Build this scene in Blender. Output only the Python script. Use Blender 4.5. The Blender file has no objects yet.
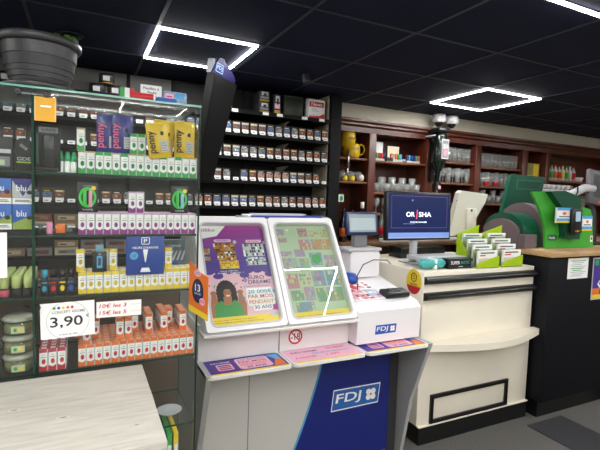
import bpy, bmesh, math, random
from mathutils import Matrix, Vector
random.seed(7)
SC = bpy.context.scene
COL = SC.collection
# ---------------------------------------------------------------- camera
cam = bpy.data.cameras.new('camera'); cam.sensor_width = 36; cam.lens = 444.05/600*36
cam.clip_start = .02; cam.clip_end = 60
co = bpy.data.objects.new('camera', cam); COL.objects.link(co); SC.camera = co
_r = Vector((0.898650758, -0.437414146, 0.0331010574))
_u = Vector((-0.000507133493, 0.0744226525, 0.997226660))
_f = Vector((0.438664517, 0.896175281, -0.0666581458))
co.matrix_world = Matrix(((_r.x, _u.x, -_f.x, 0), (_r.y, _u.y, -_f.y, 0), (_r.z, _u.z, -_f.z, 1.6), (0, 0, 0, 1)))
# ---------------------------------------------------------------- world, exposure
w = bpy.data.worlds.new('world'); SC.world = w; w.use_nodes = True
w.node_tree.nodes['Background'].inputs[0].default_value = (.8, .9, 1, 1)
w.node_tree.nodes['Background'].inputs[1].default_value = 0.3
SC.view_settings.view_transform = 'Standard'; SC.view_settings.look = 'None'
SC.view_settings.gamma = 1; SC.view_settings.use_curve_mapping = False
SC.view_settings.exposure = 0.86
LED_EMIT = 160.0        # light bars of the ceiling squares
SC.cycles.max_bounces = 8; SC.cycles.transparent_max_bounces = 24
SC.cycles.use_denoising = True
SC.cycles.sample_clamp_indirect = 4
SC.cycles.caustics_reflective = False; SC.cycles.caustics_refractive = False

# ---------------------------------------------------------------- materials
def lin(c): return c/12.92 if c <= .04045 else ((c+.055)/1.055)**2.4
def rgb(h): return tuple(lin(int(h[i:i+2], 16)/255) for i in (0, 2, 4))+(1,)
MATS = {}
def mat(name, hx, rough=.5, metal=0., var=0., scale=30, bump=0., emit=0., spec=.5, coat=0.):
    if name in MATS: return MATS[name]
    m = bpy.data.materials.new(name); m.use_nodes = True; nt = m.node_tree
    b = nt.nodes['Principled BSDF']; c = rgb(hx)
    b.inputs['Base Color'].default_value = c; b.inputs['Roughness'].default_value = rough
    b.inputs['Metallic'].default_value = metal; b.inputs['Specular IOR Level'].default_value = spec
    b.inputs['Coat Weight'].default_value = coat
    if emit:
        b.inputs['Emission Color'].default_value = c; b.inputs['Emission Strength'].default_value = emit
    if var or bump:
        tc = nt.nodes.new('ShaderNodeTexCoord'); n = nt.nodes.new('ShaderNodeTexNoise')
        n.inputs['Scale'].default_value = scale; n.inputs['Detail'].default_value = 3
        nt.links.new(tc.outputs['Object'], n.inputs['Vector'])
        if var:
            mr = nt.nodes.new('ShaderNodeMapRange'); mr.inputs['From Min'].default_value = .3; mr.inputs['From Max'].default_value = .7
            mr.inputs['To Min'].default_value = 1-var; mr.inputs['To Max'].default_value = 1+var
            hs = nt.nodes.new('ShaderNodeHueSaturation'); hs.inputs['Color'].default_value = c
            nt.links.new(n.outputs['Fac'], mr.inputs['Value']); nt.links.new(mr.outputs['Result'], hs.inputs['Value'])
            nt.links.new(hs.outputs['Color'], b.inputs['Base Color'])
        if bump:
            bp = nt.nodes.new('ShaderNodeBump'); bp.inputs['Strength'].default_value = bump; bp.inputs['Distance'].default_value = .004
            nt.links.new(n.outputs['Fac'], bp.inputs['Height']); nt.links.new(bp.outputs['Normal'], b.inputs['Normal'])
    MATS[name] = m; return m
def wood(name, a, b_, axis='X', scale=6, stretch=12, rough=.45, knots=False, spec=.5):
    m = bpy.data.materials.new(name); m.use_nodes = True; nt = m.node_tree; N = nt.nodes; L = nt.links
    b = N['Principled BSDF']; b.inputs['Roughness'].default_value = rough; b.inputs['Specular IOR Level'].default_value = spec
    tc = N.new('ShaderNodeTexCoord'); mp = N.new('ShaderNodeMapping')
    s = [stretch]*3; s['XYZ'.index(axis)] = 1; mp.inputs['Scale'].default_value = s
    L.new(tc.outputs['Object'], mp.inputs['Vector'])
    n = N.new('ShaderNodeTexNoise'); n.inputs['Scale'].default_value = scale; n.inputs['Detail'].default_value = 6; n.inputs['Roughness'].default_value = .65
    n.inputs['Distortion'].default_value = .4
    L.new(mp.outputs['Vector'], n.inputs['Vector'])
    cr = N.new('ShaderNodeValToRGB'); cr.color_ramp.elements[0].position = .32; cr.color_ramp.elements[1].position = .68
    cr.color_ramp.elements[0].color = rgb(a); cr.color_ramp.elements[1].color = rgb(b_)
    L.new(n.outputs['Fac'], cr.inputs['Fac'])
    out = cr.outputs['Color']
    if knots:
        mp2 = N.new('ShaderNodeMapping'); mp2.inputs['Scale'].default_value = (2.3, 6.5, 6.5); mp2.inputs['Location'].default_value = (.35, .1, 0)
        L.new(tc.outputs['Object'], mp2.inputs['Vector'])
        v = N.new('ShaderNodeTexVoronoi'); v.inputs['Scale'].default_value = 1.3; L.new(mp2.outputs['Vector'], v.inputs['Vector'])
        c2 = N.new('ShaderNodeValToRGB'); e = c2.color_ramp.elements; e[0].position = .03; e[0].color = (.45, .4, .35, 1); e[1].position = .14; e[1].color = (1, 1, 1, 1)
        L.new(v.outputs['Distance'], c2.inputs['Fac'])
        mx = N.new('ShaderNodeMix'); mx.data_type = 'RGBA'; mx.blend_type = 'MULTIPLY'; mx.inputs['Factor'].default_value = .6
        L.new(out, mx.inputs['A']); L.new(c2.outputs['Color'], mx.inputs['B']); out = mx.outputs['Result']
    L.new(out, b.inputs['Base Color'])
    MATS[name] = m; return m
def glass(name, tint='FFFFFF', clear=.9, rough=.02, gl=1.0, haze=0.):
    m = bpy.data.materials.new(name); m.use_nodes = True; nt = m.node_tree; N = nt.nodes; L = nt.links
    N.remove(N['Principled BSDF']); out = N['Material Output']
    t = N.new('ShaderNodeBsdfTransparent'); t.inputs[0].default_value = tuple(x*clear for x in rgb(tint)[:3])+(1,)
    g = N.new('ShaderNodeBsdfGlossy'); g.inputs['Roughness'].default_value = rough
    fr = N.new('ShaderNodeFresnel'); fr.inputs['IOR'].default_value = 1.5
    ml = N.new('ShaderNodeMath'); ml.operation = 'MULTIPLY'; ml.inputs[1].default_value = gl; ml.use_clamp = True
    ge = N.new('ShaderNodeNewGeometry'); mm = N.new('ShaderNodeMath'); mm.operation = 'MULTIPLY'; iv = N.new('ShaderNodeMath'); iv.operation = 'SUBTRACT'; iv.inputs[0].default_value = 1; L.new(ge.outputs['Backfacing'], iv.inputs[1])
    mx = N.new('ShaderNodeMixShader')
    L.new(fr.outputs[0], ml.inputs[0]); L.new(ml.outputs[0], mm.inputs[0]); L.new(iv.outputs[0], mm.inputs[1]); L.new(mm.outputs[0], mx.inputs[0]); L.new(t.outputs[0], mx.inputs[1]); L.new(g.outputs[0], mx.inputs[2]); L.new(mx.outputs[0], out.inputs['Surface'])
    if haze:
        d = N.new('ShaderNodeBsdfDiffuse'); d.inputs[0].default_value = (.8, .83, .83, 1); m2 = N.new('ShaderNodeMixShader'); m2.inputs[0].default_value = haze
        L.new(mx.outputs[0], m2.inputs[1]); L.new(d.outputs[0], m2.inputs[2]); L.new(m2.outputs[0], out.inputs['Surface'])
    MATS[name] = m; return m
def screen(name, a, b_, e):
    m = mat(name, a, rough=.15, emit=e); return m

white = mat('white_plastic', 'E4E2E6', .35); cream = mat('cream_laminate', 'E6DFD0', .45, var=.04, scale=3)
offwhite = mat('off_white', 'DAD6CC', .45); black = mat('black_plastic', '0B0C0E', .4); dark = mat('dark_grey', '1D1E22', .5)
blacksat = mat('black_laminate', '090B12', .5, spec=.25); grey = mat('mid_grey', '77787E', .5); lgrey = mat('light_grey', 'B8B9BE', .45)
steel = mat('steel', 'B9BBBF', .3, 1.); paper = mat('paper', 'EFEFF0', .7); ink = mat('ink', '26272C', .7)
red = mat('red', 'C02431', .5); blue = mat('blue', '1F4FA8', .4); navy = mat('navy', '1D2A66', .4); yellow = mat('yellow', 'E9C92B', .5)
orange = mat('orange', 'E0702A', .5); green = mat('green', '2F9E4B', .5); lime = mat('lime_acrylic', 'A6C71E', .3); pink = mat('pink', 'E58FB5', .5)
violet = mat('violet', '4A2F8E', .5); magenta = mat('magenta', 'A8328F', .5); teal = mat('teal', '3FA3A0', .4, bump=.3, scale=60)
tan = mat('tan_cap', 'B49763', .6); lilac = mat('lilac', 'C79ACB', .5); purple = mat('purple', '8E2F86', .5); brown = mat('brown', '5A3D2C', .6, var=.15, scale=8)
skin = mat('printed_skin', 'A56A48', .6); hair = mat('printed_hair', '221A1C', .6); dgreen = mat('dark_green', '0F4A38', .35); bgreen = mat('bright_green', '3FA136', .35)
taupe = mat('taupe', '6A5A62', .5); bblue = mat('light_blue', '4DA4D8', .5); rose = mat('rose', 'E9B3CB', .5); gold = mat('gold', 'B89038', .35, .8)
paleg = mat('pale_green', 'AFC2A4', .5); mid_b = mat('cobalt', '1B3F94', .35); mahog = wood('mahogany', '38150E', '64301F', 'X', 5, 10, .35)
mahogv = wood('mahogany_upright', '3A160E', '6A3221', 'Z', 5, 10, .35)
beige = mat('beige_panel', 'B5A795', .6); whitewood = wood('white_washed_wood', 'A9A59C', 'C3BFB6', 'X', 8, 7, .5, knots=True)
oak = wood('oak_top', 'A5835C', 'C8A47A', 'X', 6, 10, .45)
clear = glass('clear_glass', 'F4FAF8', .98, gl=.9); cabglass = glass('cabinet_glass', 'FAFCFB', .985, gl=.6, haze=.010); topglass = glass('top_glass', 'E8F4F0', .97, .28, gl=1.3, haze=.10); gedge = mat('glass_edge', '12392F', .15)
gedge2 = mat('glass_edge_light', '6FA79A', .15)
drink = glass('drinking_glass', 'F6F8F8', .93, .08, gl=4, haze=.2)  # diffuse white mixed in, standing in for bright sparkle of refracted light
ledside = mat('led_side', 'FBFAF6', .5, emit=9.)
led = mat('led_diffuser', 'FBFAF6', .5, emit=LED_EMIT)

# ---------------------------------------------------------------- mesh builder
def frame(o, u=(1, 0, 0), v=(0, 0, 1)):
    u = Vector(u).normalized(); v = Vector(v).normalized(); n = u.cross(v)
    return Matrix(((u.x, v.x, n.x, o[0]), (u.y, v.y, n.y, o[1]), (u.z, v.z, n.z, o[2]), (0, 0, 0, 1)))
I4 = Matrix.Identity(4)
_fc = {}
def glyphs(s):
    if s in _fc: return _fc[s]
    cu = bpy.data.curves.new('t', 'FONT'); cu.body = s; cu.resolution_u = 3; cu.offset = .012
    o = bpy.data.objects.new('t', cu); me = bpy.data.meshes.new_from_object(o)
    vs = [v.co.copy() for v in me.vertices]; fs = [tuple(p.vertices) for p in me.polygons]
    bpy.data.objects.remove(o); bpy.data.curves.remove(cu); bpy.data.meshes.remove(me)
    x0 = min(v.x for v in vs); x1 = max(v.x for v in vs); y0 = min(v.y for v in vs); y1 = max(v.y for v in vs)
    vs = [((v.x-(x0+x1)/2)/max(x1-x0, 1e-6), (v.y-(y0+y1)/2)/max(y1-y0, 1e-6)) for v in vs]
    _fc[s] = (vs, fs); return _fc[s]
def rrect(x0, y0, x1, y1, r, n=4):
    p = []
    for cx, cy, a in ((x1-r, y0+r, -90), (x1-r, y1-r, 0), (x0+r, y1-r, 90), (x0+r, y0+r, 180)):
        for k in range(n+1):
            t = math.radians(a+90*k/n); p.append((cx+r*math.cos(t), cy+r*math.sin(t)))
    return p
def ell(cx, cy, rx, ry, n=20, a0=0, a1=360):
    full = abs(a1-a0) >= 360
    return [(cx+rx*math.cos(math.radians(a0+(a1-a0)*k/(n if full else n-1))), cy+ry*math.sin(math.radians(a0+(a1-a0)*k/(n if full else n-1)))) for k in range(n)]
class MB:
    def __init__(s, M=I4): s.bm = bmesh.new(); s.mats = []; s.M = M
    def mi(s, m):
        if m not in s.mats: s.mats.append(m)
        return s.mats.index(m)
    def add(s, vs, fs, m, M=None, smooth=False):
        T = s.M @ M if M is not None else s.M; i = s.mi(m)
        bv = [s.bm.verts.new(T @ Vector(v)) for v in vs]; out = []
        for f in fs:
            try: q = s.bm.faces.new([bv[k] for k in f])
            except ValueError: continue
            q.material_index = i; q.smooth = smooth; out.append(q)
        return out
    def merge(s, b2, m, M=None, smooth=False):
        b2.verts.index_update()
        s.add([v.co.copy() for v in b2.verts], [[v.index for v in f.verts] for f in b2.faces], m, M, smooth); b2.free()
    def box(s, x0, x1, y0, y1, z0, z1, m, bev=0, M=None, seg=2):
        if bev:
            b = bmesh.new(); bmesh.ops.create_cube(b, size=1)
            for v in b.verts: v.co = Vector(((x0+x1)/2+v.co.x*(x1-x0), (y0+y1)/2+v.co.y*(y1-y0), (z0+z1)/2+v.co.z*(z1-z0)))
            bmesh.ops.bevel(b, geom=b.edges[:], offset=bev, segments=seg, affect='EDGES', profile=.5); s.merge(b, m, M, seg > 1); return s
        v = [(x, y, z) for z in (z0, z1) for y in (y0, y1) for x in (x0, x1)]
        s.add(v, [(0, 2, 3, 1), (4, 5, 7, 6), (0, 1, 5, 4), (2, 6, 7, 3), (0, 4, 6, 2), (1, 3, 7, 5)], m, M); return s
    def poly(s, pts, w0, w1, m, M=None, edge=None):
        n = len(pts); vs = [(x, y, w0) for x, y in pts]+[(x, y, w1) for x, y in pts]
        T = M
        s.add(vs, [tuple(range(n, 2*n)), tuple(range(n-1, -1, -1))], m, T)
        s.add(vs, [(k, (k+1) % n, n+(k+1) % n, n+k) for k in range(n)], edge or m, T); return s
    def flat(s, pts, w_, m, M=None):       # a printed patch on a surface
        s.add([(x, y, w_) for x, y in pts], [tuple(range(len(pts)))], m, M); return s
    def rect(s, x0, y0, x1, y1, w_, m, M=None): return s.flat([(x0, y0), (x1, y0), (x1, y1), (x0, y1)], w_, m, M)
    def ring(s, o, i, w0, w1, m, M=None):
        n = len(o); vs = [(x, y, w0) for x, y in o]+[(x, y, w0) for x, y in i]+[(x, y, w1) for x, y in o]+[(x, y, w1) for x, y in i]
        fs = []
        for k in range(n):
            j = (k+1) % n
            fs += [(2*n+k, 2*n+j, 3*n+j, 3*n+k), (k, n+k, n+j, j), (k, j, 2*n+j, 2*n+k), (n+k, 3*n+k, 3*n+j, n+j)]
        s.add(vs, fs, m, M); return s
    def lathe(s, prof, c, m, n=20, M=None, smooth=True):
        vs = [(c[0]+r*math.cos(2*math.pi*k/n), c[1]+r*math.sin(2*math.pi*k/n), c[2]+z) for r, z in prof for k in range(n)]
        fs = [(a*n+k, a*n+(k+1) % n, (a+1)*n+(k+1) % n, (a+1)*n+k) for a in range(len(prof)-1) for k in range(n)]
        if prof[0][0] > 1e-4: fs.append(tuple(range(n-1, -1, -1)))
        s.add(vs, fs, m, M, smooth)
        if prof[-1][0] > 1e-4:
            b = (len(prof)-1)*n; s.add(vs[b:], [tuple(range(n))], m, M)
        return s
    def cyl(s, p0, p1, r0, m, r1=None, n=14, smooth=True):
        p0 = Vector(p0); p1 = Vector(p1); r1 = r0 if r1 is None else r1; d = (p1-p0).normalized()
        a = d.orthogonal().normalized(); b = d.cross(a); vs = []
        for p, r in ((p0, r0), (p1, r1)):
            vs += [p+(a*math.cos(2*math.pi*k/n)+b*math.sin(2*math.pi*k/n))*r for k in range(n)]
        s.add(vs, [(k, (k+1) % n, n+(k+1) % n, n+k) for k in range(n)], m, None, smooth)
        s.add(vs, [tuple(range(n-1, -1, -1)), tuple(range(n, 2*n))], m); return s
    def tube(s, pts, r, m, n=8):
        pts = [Vector(p) for p in pts]; rings = []; prev = None; vs = []
        for k, p in enumerate(pts):
            d = (pts[min(k+1, len(pts)-1)]-pts[max(k-1, 0)]).normalized()
            a = d.orthogonal().normalized() if prev is None else (prev-d*prev.dot(d)).normalized(); prev = a; b = d.cross(a)
            vs += [p+(a*math.cos(2*math.pi*j/n)+b*math.sin(2*math.pi*j/n))*r for j in range(n)]
        fs = [(k*n+j, k*n+(j+1) % n, (k+1)*n+(j+1) % n, (k+1)*n+j) for k in range(len(pts)-1) for j in range(n)]
        fs += [tuple(range(n-1, -1, -1)), tuple(range((len(pts)-1)*n, len(pts)*n))]
        s.add(vs, fs, m, None, True); return s
    def text(s, t, cx, cy, w_, h, z, m, M=None, ang=0, skew=0):
        vs, fs = glyphs(t); c, q = math.cos(math.radians(ang)), math.sin(math.radians(ang))
        P = []
        for x, y in vs:
            x, y = x*w_+skew*y*h, y*h; P.append((cx+x*c-y*q, cy+x*q+y*c, z))
        s.add(P, fs, m, M); return s
    def build(s, name, parent=None, loc=None, rz=0):
        me = bpy.data.meshes.new(name); s.bm.normal_update(); s.bm.to_mesh(me); s.bm.free()
        for m in s.mats: me.materials.append(m)
        o = bpy.data.objects.new(name, me); COL.objects.link(o)
        if parent: o.parent = parent
        if loc: o.location = loc
        if rz: o.rotation_euler.z = rz
        return o
def tag(o, label, cat, group=None, kind=None):
    o['label'] = label; o['category'] = cat
    if group: o['group'] = group
    if kind: o['kind'] = kind
    return o
def thing(name, label, cat, loc=(0, 0, 0), rz=0, group=None):
    o = bpy.data.objects.new(name, None); o.empty_display_size = .05; COL.objects.link(o); o.location = loc; o.rotation_euler.z = rz
    return tag(o, label, cat, group)
def struct(o): o['kind'] = 'structure'; return o
def copy_thing(r, loc, rz=0, label=None, group=None):
    c = r.copy(); COL.objects.link(c); c.location = loc; c.rotation_euler = (0, 0, rz)
    if label: c['label'] = label
    if group: c['group'] = group
    for ch in list(r.children):
        d = ch.copy(); COL.objects.link(d); d.parent = c
        for g in list(ch.children):
            e = g.copy(); COL.objects.link(e); e.parent = d
    return c
FX = lambda x, y, z: frame((x, y, z))              # plane facing the customers (-Y), u = X, v = Z
FT = lambda x, y, z: frame((x, y, z), (1, 0, 0), (0, 1, 0))   # plane facing up
FL = lambda x, y, z: frame((x, y, z), (0, -1, 0), (0, 0, 1))  # plane facing left (-X), u = -Y

# ================================================================ SETTING
CH = 2.46
floorm = mat('carpet', '565451', .95, var=.18, scale=90, bump=.4)
MB().box(-2.6, 8, -3.2, 3.8, -.05, 0, floorm).build('floor')['kind'] = 'structure'
MB().box(2.87, 3.25, .2, 2.04, 0, .006, mat('carpet_dark', '2A2B30', .95, var=.2, scale=90, bump=.4)).build('trim_6')['kind'] = 'structure'
ceilm = mat('ceiling_tile', '151C36', .8, var=.08, scale=4, spec=.25)
MB().box(-2.6, 8, -3.2, 3.8, CH, CH+.05, ceilm).build('ceiling')['kind'] = 'structure'
tb = MB(); tbm = mat('ceiling_tee', '2E323F', .45)
x = .35-.6*5
while x < 8:
    if x > -2.6: tb.box(x-.009, x+.009, -3.2, 3.6, CH-.004, CH, tbm)
    x += .6
y = 2.47-.6*9
while y < 3.6:
    tb.box(-2.6, 8, y-.009, y+.009, CH-.005, CH-.001, tbm); y += .6
struct(tb.build('trim_1'))
wallm = mat('wall_paint', 'D3CDBD', .8, var=.03, scale=2); wallg = mat('wall_grey', '5E5E60', .8, var=.05, scale=3)
struct(MB().box(-2.6, 1.96, 3.62, 3.8, 0, CH, wallg).build('wall_back'))
struct(MB().box(-2.7, -2.6, -3.2, 3.8, 0, CH, wallm).build('wall_left'))
struct(MB().box(8, 8.1, -3.2, 3.8, 0, CH, wallm).build('wall_right'))
struct(MB().box(-2.6, 8, -3.3, -3.2, 0, CH, wallm).build('wall_front'))
# ceiling light squares, each four glowing bars under the grid
def led_square(x0, y0, label, group=None, sx=.3, sy=.3):
    t = thing('led_square_light', label, 'ceiling light', (x0+sx, y0+sy, CH), 0, group)
    for a, b in (((-sx, -sy), (sx, -sy)), ((sx, -sy), (sx, sy)), ((sx, sy), (-sx, sy)), ((-sx, sy), (-sx, -sy))):
        hx, hy = (.0075, 0) if a[0] == b[0] else (0, .0075)
        X0, X1 = sorted((a[0], b[0])); Y0, Y1 = sorted((a[1], b[1])); e = .0075 if hy else -.0075
        m = MB(); m.box(X0-hx-(e if hy else 0), X1+hx+(e if hy else 0), Y0-hy+(0 if hy else .0075), Y1+hy-(0 if hy else .0075), -.014, -.0052, ledside)
        k = .7; m.rect(X0-hx*k-(.005 if hy else 0), Y0-hy*k+(0 if hy else .005), X1+hx*k+(.005 if hy else 0), Y1+hy*k-(0 if hy else .005), -.0145, led, Matrix.Identity(4))
        m.bm.faces.ensure_lookup_table(); m.bm.faces[-1].normal_flip()
        m.build('light_bar', t)
    m = MB(); m.box(-.02, .02, -sy-.008, -sy+.008, -.0056, -.0052, black); m.build('mount_clip', t)
led_square(.355, 2.48, 'glowing white led square on the dark ceiling beside the hanging screen', None, .272, .295)
led_square(2.75, 2.47, 'glowing white led square on the dark ceiling above the dome cameras')
led_square(1.55, .67, 'glowing white led square at the top right edge of the picture')
for x0, y0 in ((-.85, .07), (.35, -1.13), (2.15, -1.73), (4.55, -.53), (3.95, .67), (5.75, 1.27), (-1.45, -1.73), (-2.05, 1.27), (.95, -.53), (.35, -2.33), (3.35, -1.73), (-.25, -2.33), (2.15, -2.93)):  # unseen squares added to light the room and fill the front faces
    led_square(x0, y0, 'added white led square giving fill light from the ceiling outside the picture', 'added led squares outside the picture')
t = thing('ceiling_spotlight', 'small black spotlight on the dark ceiling above the tobacco shelves', 'spotlight', (1.40, 2.86, CH-.005))
MB().cyl((0, 0, 0), (0, 0, -.015), .02, black).build('base', t)
MB().cyl((0, 0, -.012), (.01, -.02, -.065), .026, mat('spot_black', '3A3B42', .4), .030).build('lamp_head', t)
t = thing('ceiling_sensor', 'small black round sensor on the ceiling above the plant pot', 'sensor', (-.068, 2.87, CH-.005))
MB().lathe([(0, -.005), (.065, -.01), (.07, 0)][::-1], (0, 0, 0), black).build('base', t)
MB().lathe([(.045, -.01), (.045, -.06), (.03, -.08), (0, -.085)], (0, 0, 0), dark).build('sensor_head', t)
# ================================================================ TOBACCO WALL UNIT
TX0, TX1, TY = -1.5, 1.94, 3.3
SZ = [1.503, 1.70, 1.883, 2.06, 2.232]
unit = thing('tobacco_shelving', 'black wall shelving filled with rows of cigarette packs', 'shelving', (0, 0, 0))
ub = mat('shelf_black', '08090C', .6, spec=.2)
for s_, z in enumerate([.30, .62, .95, 1.15, 1.325]+SZ):
    m = MB(); m.box(TX0, 1.865, TY+.002, 3.60, z-.02, z, ub); m.build('shelf_board', unit)
    if z > 1.3:
        m = MB(); m.box(TX0, 1.865, TY-.012, TY, z-.022, z+.008, ub)
        r = random.Random(s_)
        if z < 2.2:
            x = TX0+.03
            while x < 1.84:
                m.rect(x-.022, z+.001, x+.022, z+.024, .0125, paper, FX(0, TY, 0)); m.rect(x-.015, z+.008, x+.008, z+.014, .013, grey, FX(0, TY, 0))
                x += .07
        else:
            for x in (.95, 1.03, 1.28, 1.40, 1.62, 1.78): m.rect(x-.025, z-.016, x+.025, z+.006, .0125, paper, FX(0, TY, 0))
        m.build('price_rail', unit)
MB().box(1.87, 1.97, TY-.01, 3.60, 0, CH-.01, ub).build('side_panel', unit)
MB().box(1.863, 1.869, TY+.03, 3.59, .9, CH-.012, beige).build('side_lining', unit)
MB().box(TX0-.03, TX0, TY, 3.6, 0, CH-.01, ub).build('side_panel', unit)
m = MB(); m.box(.62, 1.865, 3.585, 3.605, 0, CH-.01, mat('back_dark', '121418', .5, var=.3, scale=5, spec=.2)); m.build('back_panel', unit)
m = MB(); m.box(TX0, .62, 3.585, 3.605, 0, 2.2, mat('back_grey', '505155', .5, var=.2, scale=5)); m.box(TX0, .62, 3.585, 3.605, 2.2, CH-.01, mat('back_light', '666665', .6)); m.build('back_panel', unit)
for x in (-.9, -.3, .3, .62, 1.2): MB().box(x-.012, x+.012, 3.57, 3.585, 0, CH-.01, ub).build('upright', unit)
for z in (2.06, 1.883, 1.70):
    for x in (1.5,):
        m = MB(); m.poly([(-3.33, z+.135), (-3.56, z+.135), (-3.56, z+.06)], -.006, .006, beige, frame((x, 0, 0), (0, -1, 0), (0, 0, 1))); m.build('bracket', unit)
# cigarette packs ------------------------------------------------
def pack_mesh(k):
    r = random.Random(50+k); m = MB(FX(0, 0, 0))
    body = mat('pack_body_%d' % (k % 5), ['2A2826', '34302C', '1E2022', '3A332C', '262A2C'][k % 5], .4)
    m.box(-.028, .028, 0, .088, 0, .022, body)   # u, v, w(outward = -Y): thickness stays on the shelf side
    a = [mat('warn_rust', '94562F', .5), mat('warn_brown', '6B4630', .5), mat('warn_grey', '83807C', .5), mat('warn_pink', 'B98778', .5), mat('warn_blue', '51688A', .5), mat('warn_tan', 'B7A078', .5)]
    m.rect(-.027, .034, .027, .066, .0225, r.choice(a)); 
    for _ in range(5):
        x = r.uniform(-.024, .01); y = r.uniform(.036, .055); m.rect(x, y, x+r.uniform(.006, .016), y+r.uniform(.004, .010), .0228, r.choice(a+[ink, paper, ink]))
    m.rect(-.027, .067, .027, .080, .0225, r.choice([ink, dark, mat('warn_white', 'BDBDB8', .5), gold])); m.rect(-.02, .071, .015, .075, .0228, r.choice([paper, yellow, paper]))
    m.rect(-.024, .012, .024, .030, .0225, paper); m.rect(-.018, .018, .018, .024, .0228, r.choice([red, navy, ink, gold]))
    return m
protos = []
for k in range(10):
    o = pack_mesh(k).build('cigarette_pack'); protos.append(o)
used = set()
G1 = 'cigarette packs on the black wall shelving'
def put(protos, k, loc, label, cat, group, rz=0):
    p = protos[k % len(protos)]
    o = p if id(p) not in used else p.copy()
    if id(p) in used: COL.objects.link(o)
    used.add(id(p)); o.location = loc; o.rotation_euler.z = rz; tag(o, label, cat, group); return o
rp = random.Random(3)
names = ['lowest row', 'second lowest row', 'second highest row', 'highest row']
for q, z in enumerate(SZ[:4]):
    x = TX0+.03+.035*0
    while x < 1.84-(.06 if q == 1 else 0):
        skip = (rp.random() < .05) or (x < .55 and rp.random() < .25)
        vis = x > -.75
        if vis and not skip:
            put(protos, rp.randrange(10), (x, TY+.024, z), 'cigarette pack with health warning standing in the %s of priced packs' % names[q], 'cigarette pack', 'cigarette packs in the '+names[q], rp.uniform(-.05, .05))
        x += .07
# bigger boxes on the lower shelves behind the glass case
bx = [mat('carton_brown', '7C6046', .6), mat('carton_cream', 'A89C86', .6), mat('carton_grey', '6E6F70', .6), mat('carton_red', '6B3328', .6)]
cps = []
for k in range(4):
    m = MB(); m.box(-.07, .07, -.05, .05, 0, .05, bx[k]); m.rect(-.05, .012, .05, .036, .0505, bx[(k+1) % 4], FX(0, 0, 0)); m.rect(-.04, .018, .0, .026, .051, ink, FX(0, 0, 0)); cps.append(m.build('tobacco_carton'))
for z in (.95, 1.15, 1.325):
    x = -.72
    while x < .5:
        n = rp.choice((1, 2, 2))
        for j in range(n): put(cps, rp.randrange(4), (x, TY+.08, z+.051*j), 'flat tobacco carton seen through the glass case on the rear shelving', 'carton', 'tobacco cartons behind the glass case')
        x += .155
# top shelf of the unit
def tin(loc, label, k=0):
    t = thing('tobacco_tin', label, 'tin', loc, 0, None)
    MB().lathe([(.05, 0), (.05, .072), (.047, .075), (0, .075)], (0, 0, 0), mat('tin_black', '1E1F22', .35)).build('tin_body', t)
    m = MB(); m.lathe([(.0506, .012), (.0506, .062)], (0, 0, 0), mat('tin_label%d' % k, ['3B3B3D', '57524A', '34383C'][k % 3], .4)); m.bm.faces.ensure_lookup_table()
    m.lathe([(.0509, .004), (.0509, .012)], (0, 0, 0), gold); m.rect(-.026, .022, .016, .055, .0512, lgrey, FX(0, 0, 0)); m.build('tin_label', t)
    return t
zt = SZ[4]+.001
tin((.085, 3.39, zt), 'dark tobacco tin, left one in the bottom row of the three tins'); tin((.200, 3.39, zt), 'dark tobacco tin, right one in the bottom row of the three tins', 1)
tin((.145, 3.39, zt+.0755), 'dark tobacco tin stacked on top of two others', 2); tin((-.17, 3.37, zt), 'dark tobacco tin just right of the plant pot', 1); tin((-.43, 3.37, zt), 'dark tobacco tin left of the plant pot', 0)
tin((-.55, 3.37, zt+0), 'dark tobacco tin at the left edge of the picture', 2)
def bigbox(x, w_, h, c1, c2, label, zz=zt):
    t = thing('cigar_box', label, 'box', (x, TY+.06, zz)); m = MB(); m.box(-w_/2, w_/2, -.05, .1, 0, h, c1, .002); m.build('box_body', t)
    m = MB(FX(0, -.05, 0)); m.rect(-w_*.45, h*.08, w_*.45, h*.22, .001, gold); m.rect(-w_*.4, h*.3, w_*.4, h*.55, .001, c2); m.rect(-w_*.3, h*.62, w_*.35, h*.92, .001, lgrey); m.rect(-w_*.1, h*.5, w_*.2, h*.8, .0014, ink); m.build('printed_label', t)
bigbox(1.275, .085, .085, dark, grey, 'black and silver tobacco box, lower one of a stack on the top shelf'); bigbox(1.275, .085, .085, dark, grey, 'black and silver tobacco box, upper one of a stack on the top shelf', zt+.086)
bigbox(1.385, .055, .16, dark, rose, 'narrow tall tobacco box between the stack and the green tin'); bigbox(.99, .05, .14, dark, orange, 'small dark box with orange label beside the hanging screen')
t = thing('square_tin', 'large dark green square tin on the top tobacco shelf', 'tin', (1.545, TY+.04, zt))
MB().box(-.09, .09, 0, .06, 0, .175, mat('tin_green', '1C2418', .4), .015).build('tin_body', t); MB().ring(rrect(-.082, .008, .082, .167, .02), rrect(-.075, .015, .075, .16, .018), 0, .002, mat('tin_green_rim', '2A3424', .4), FX(0, 0, 0)).build('lid_rim', t)
t = thing('square_tin', 'white square tin with a red News logo at the right end of the top shelf', 'tin', (1.75, TY+.035, zt))
MB().box(-.09, .09, 0, .06, 0, .175, lgrey, .02).build('tin_body', t)
m = MB(FX(0, 0, 0)); m.flat(rrect(-.078, .012, .078, .163, .02), .001, paper); m.rect(-.068, .105, .068, .148, .002, red); m.text('News', 0, .128, .1, .03, .003, paper)
m.flat([(-.07, .012), (.074, .012), (.074, .062), (.03, .035), (-.07, .03)], .002, red); m.flat([(-.02, .03), (.07, .052), (.07, .058), (-.02, .035)], .003, paper)
for k in range(3): m.rect(-.045, .068+.01*k, .02-.01*k, .072+.01*k, .003, lgrey)
m.build('lid', t)

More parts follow.
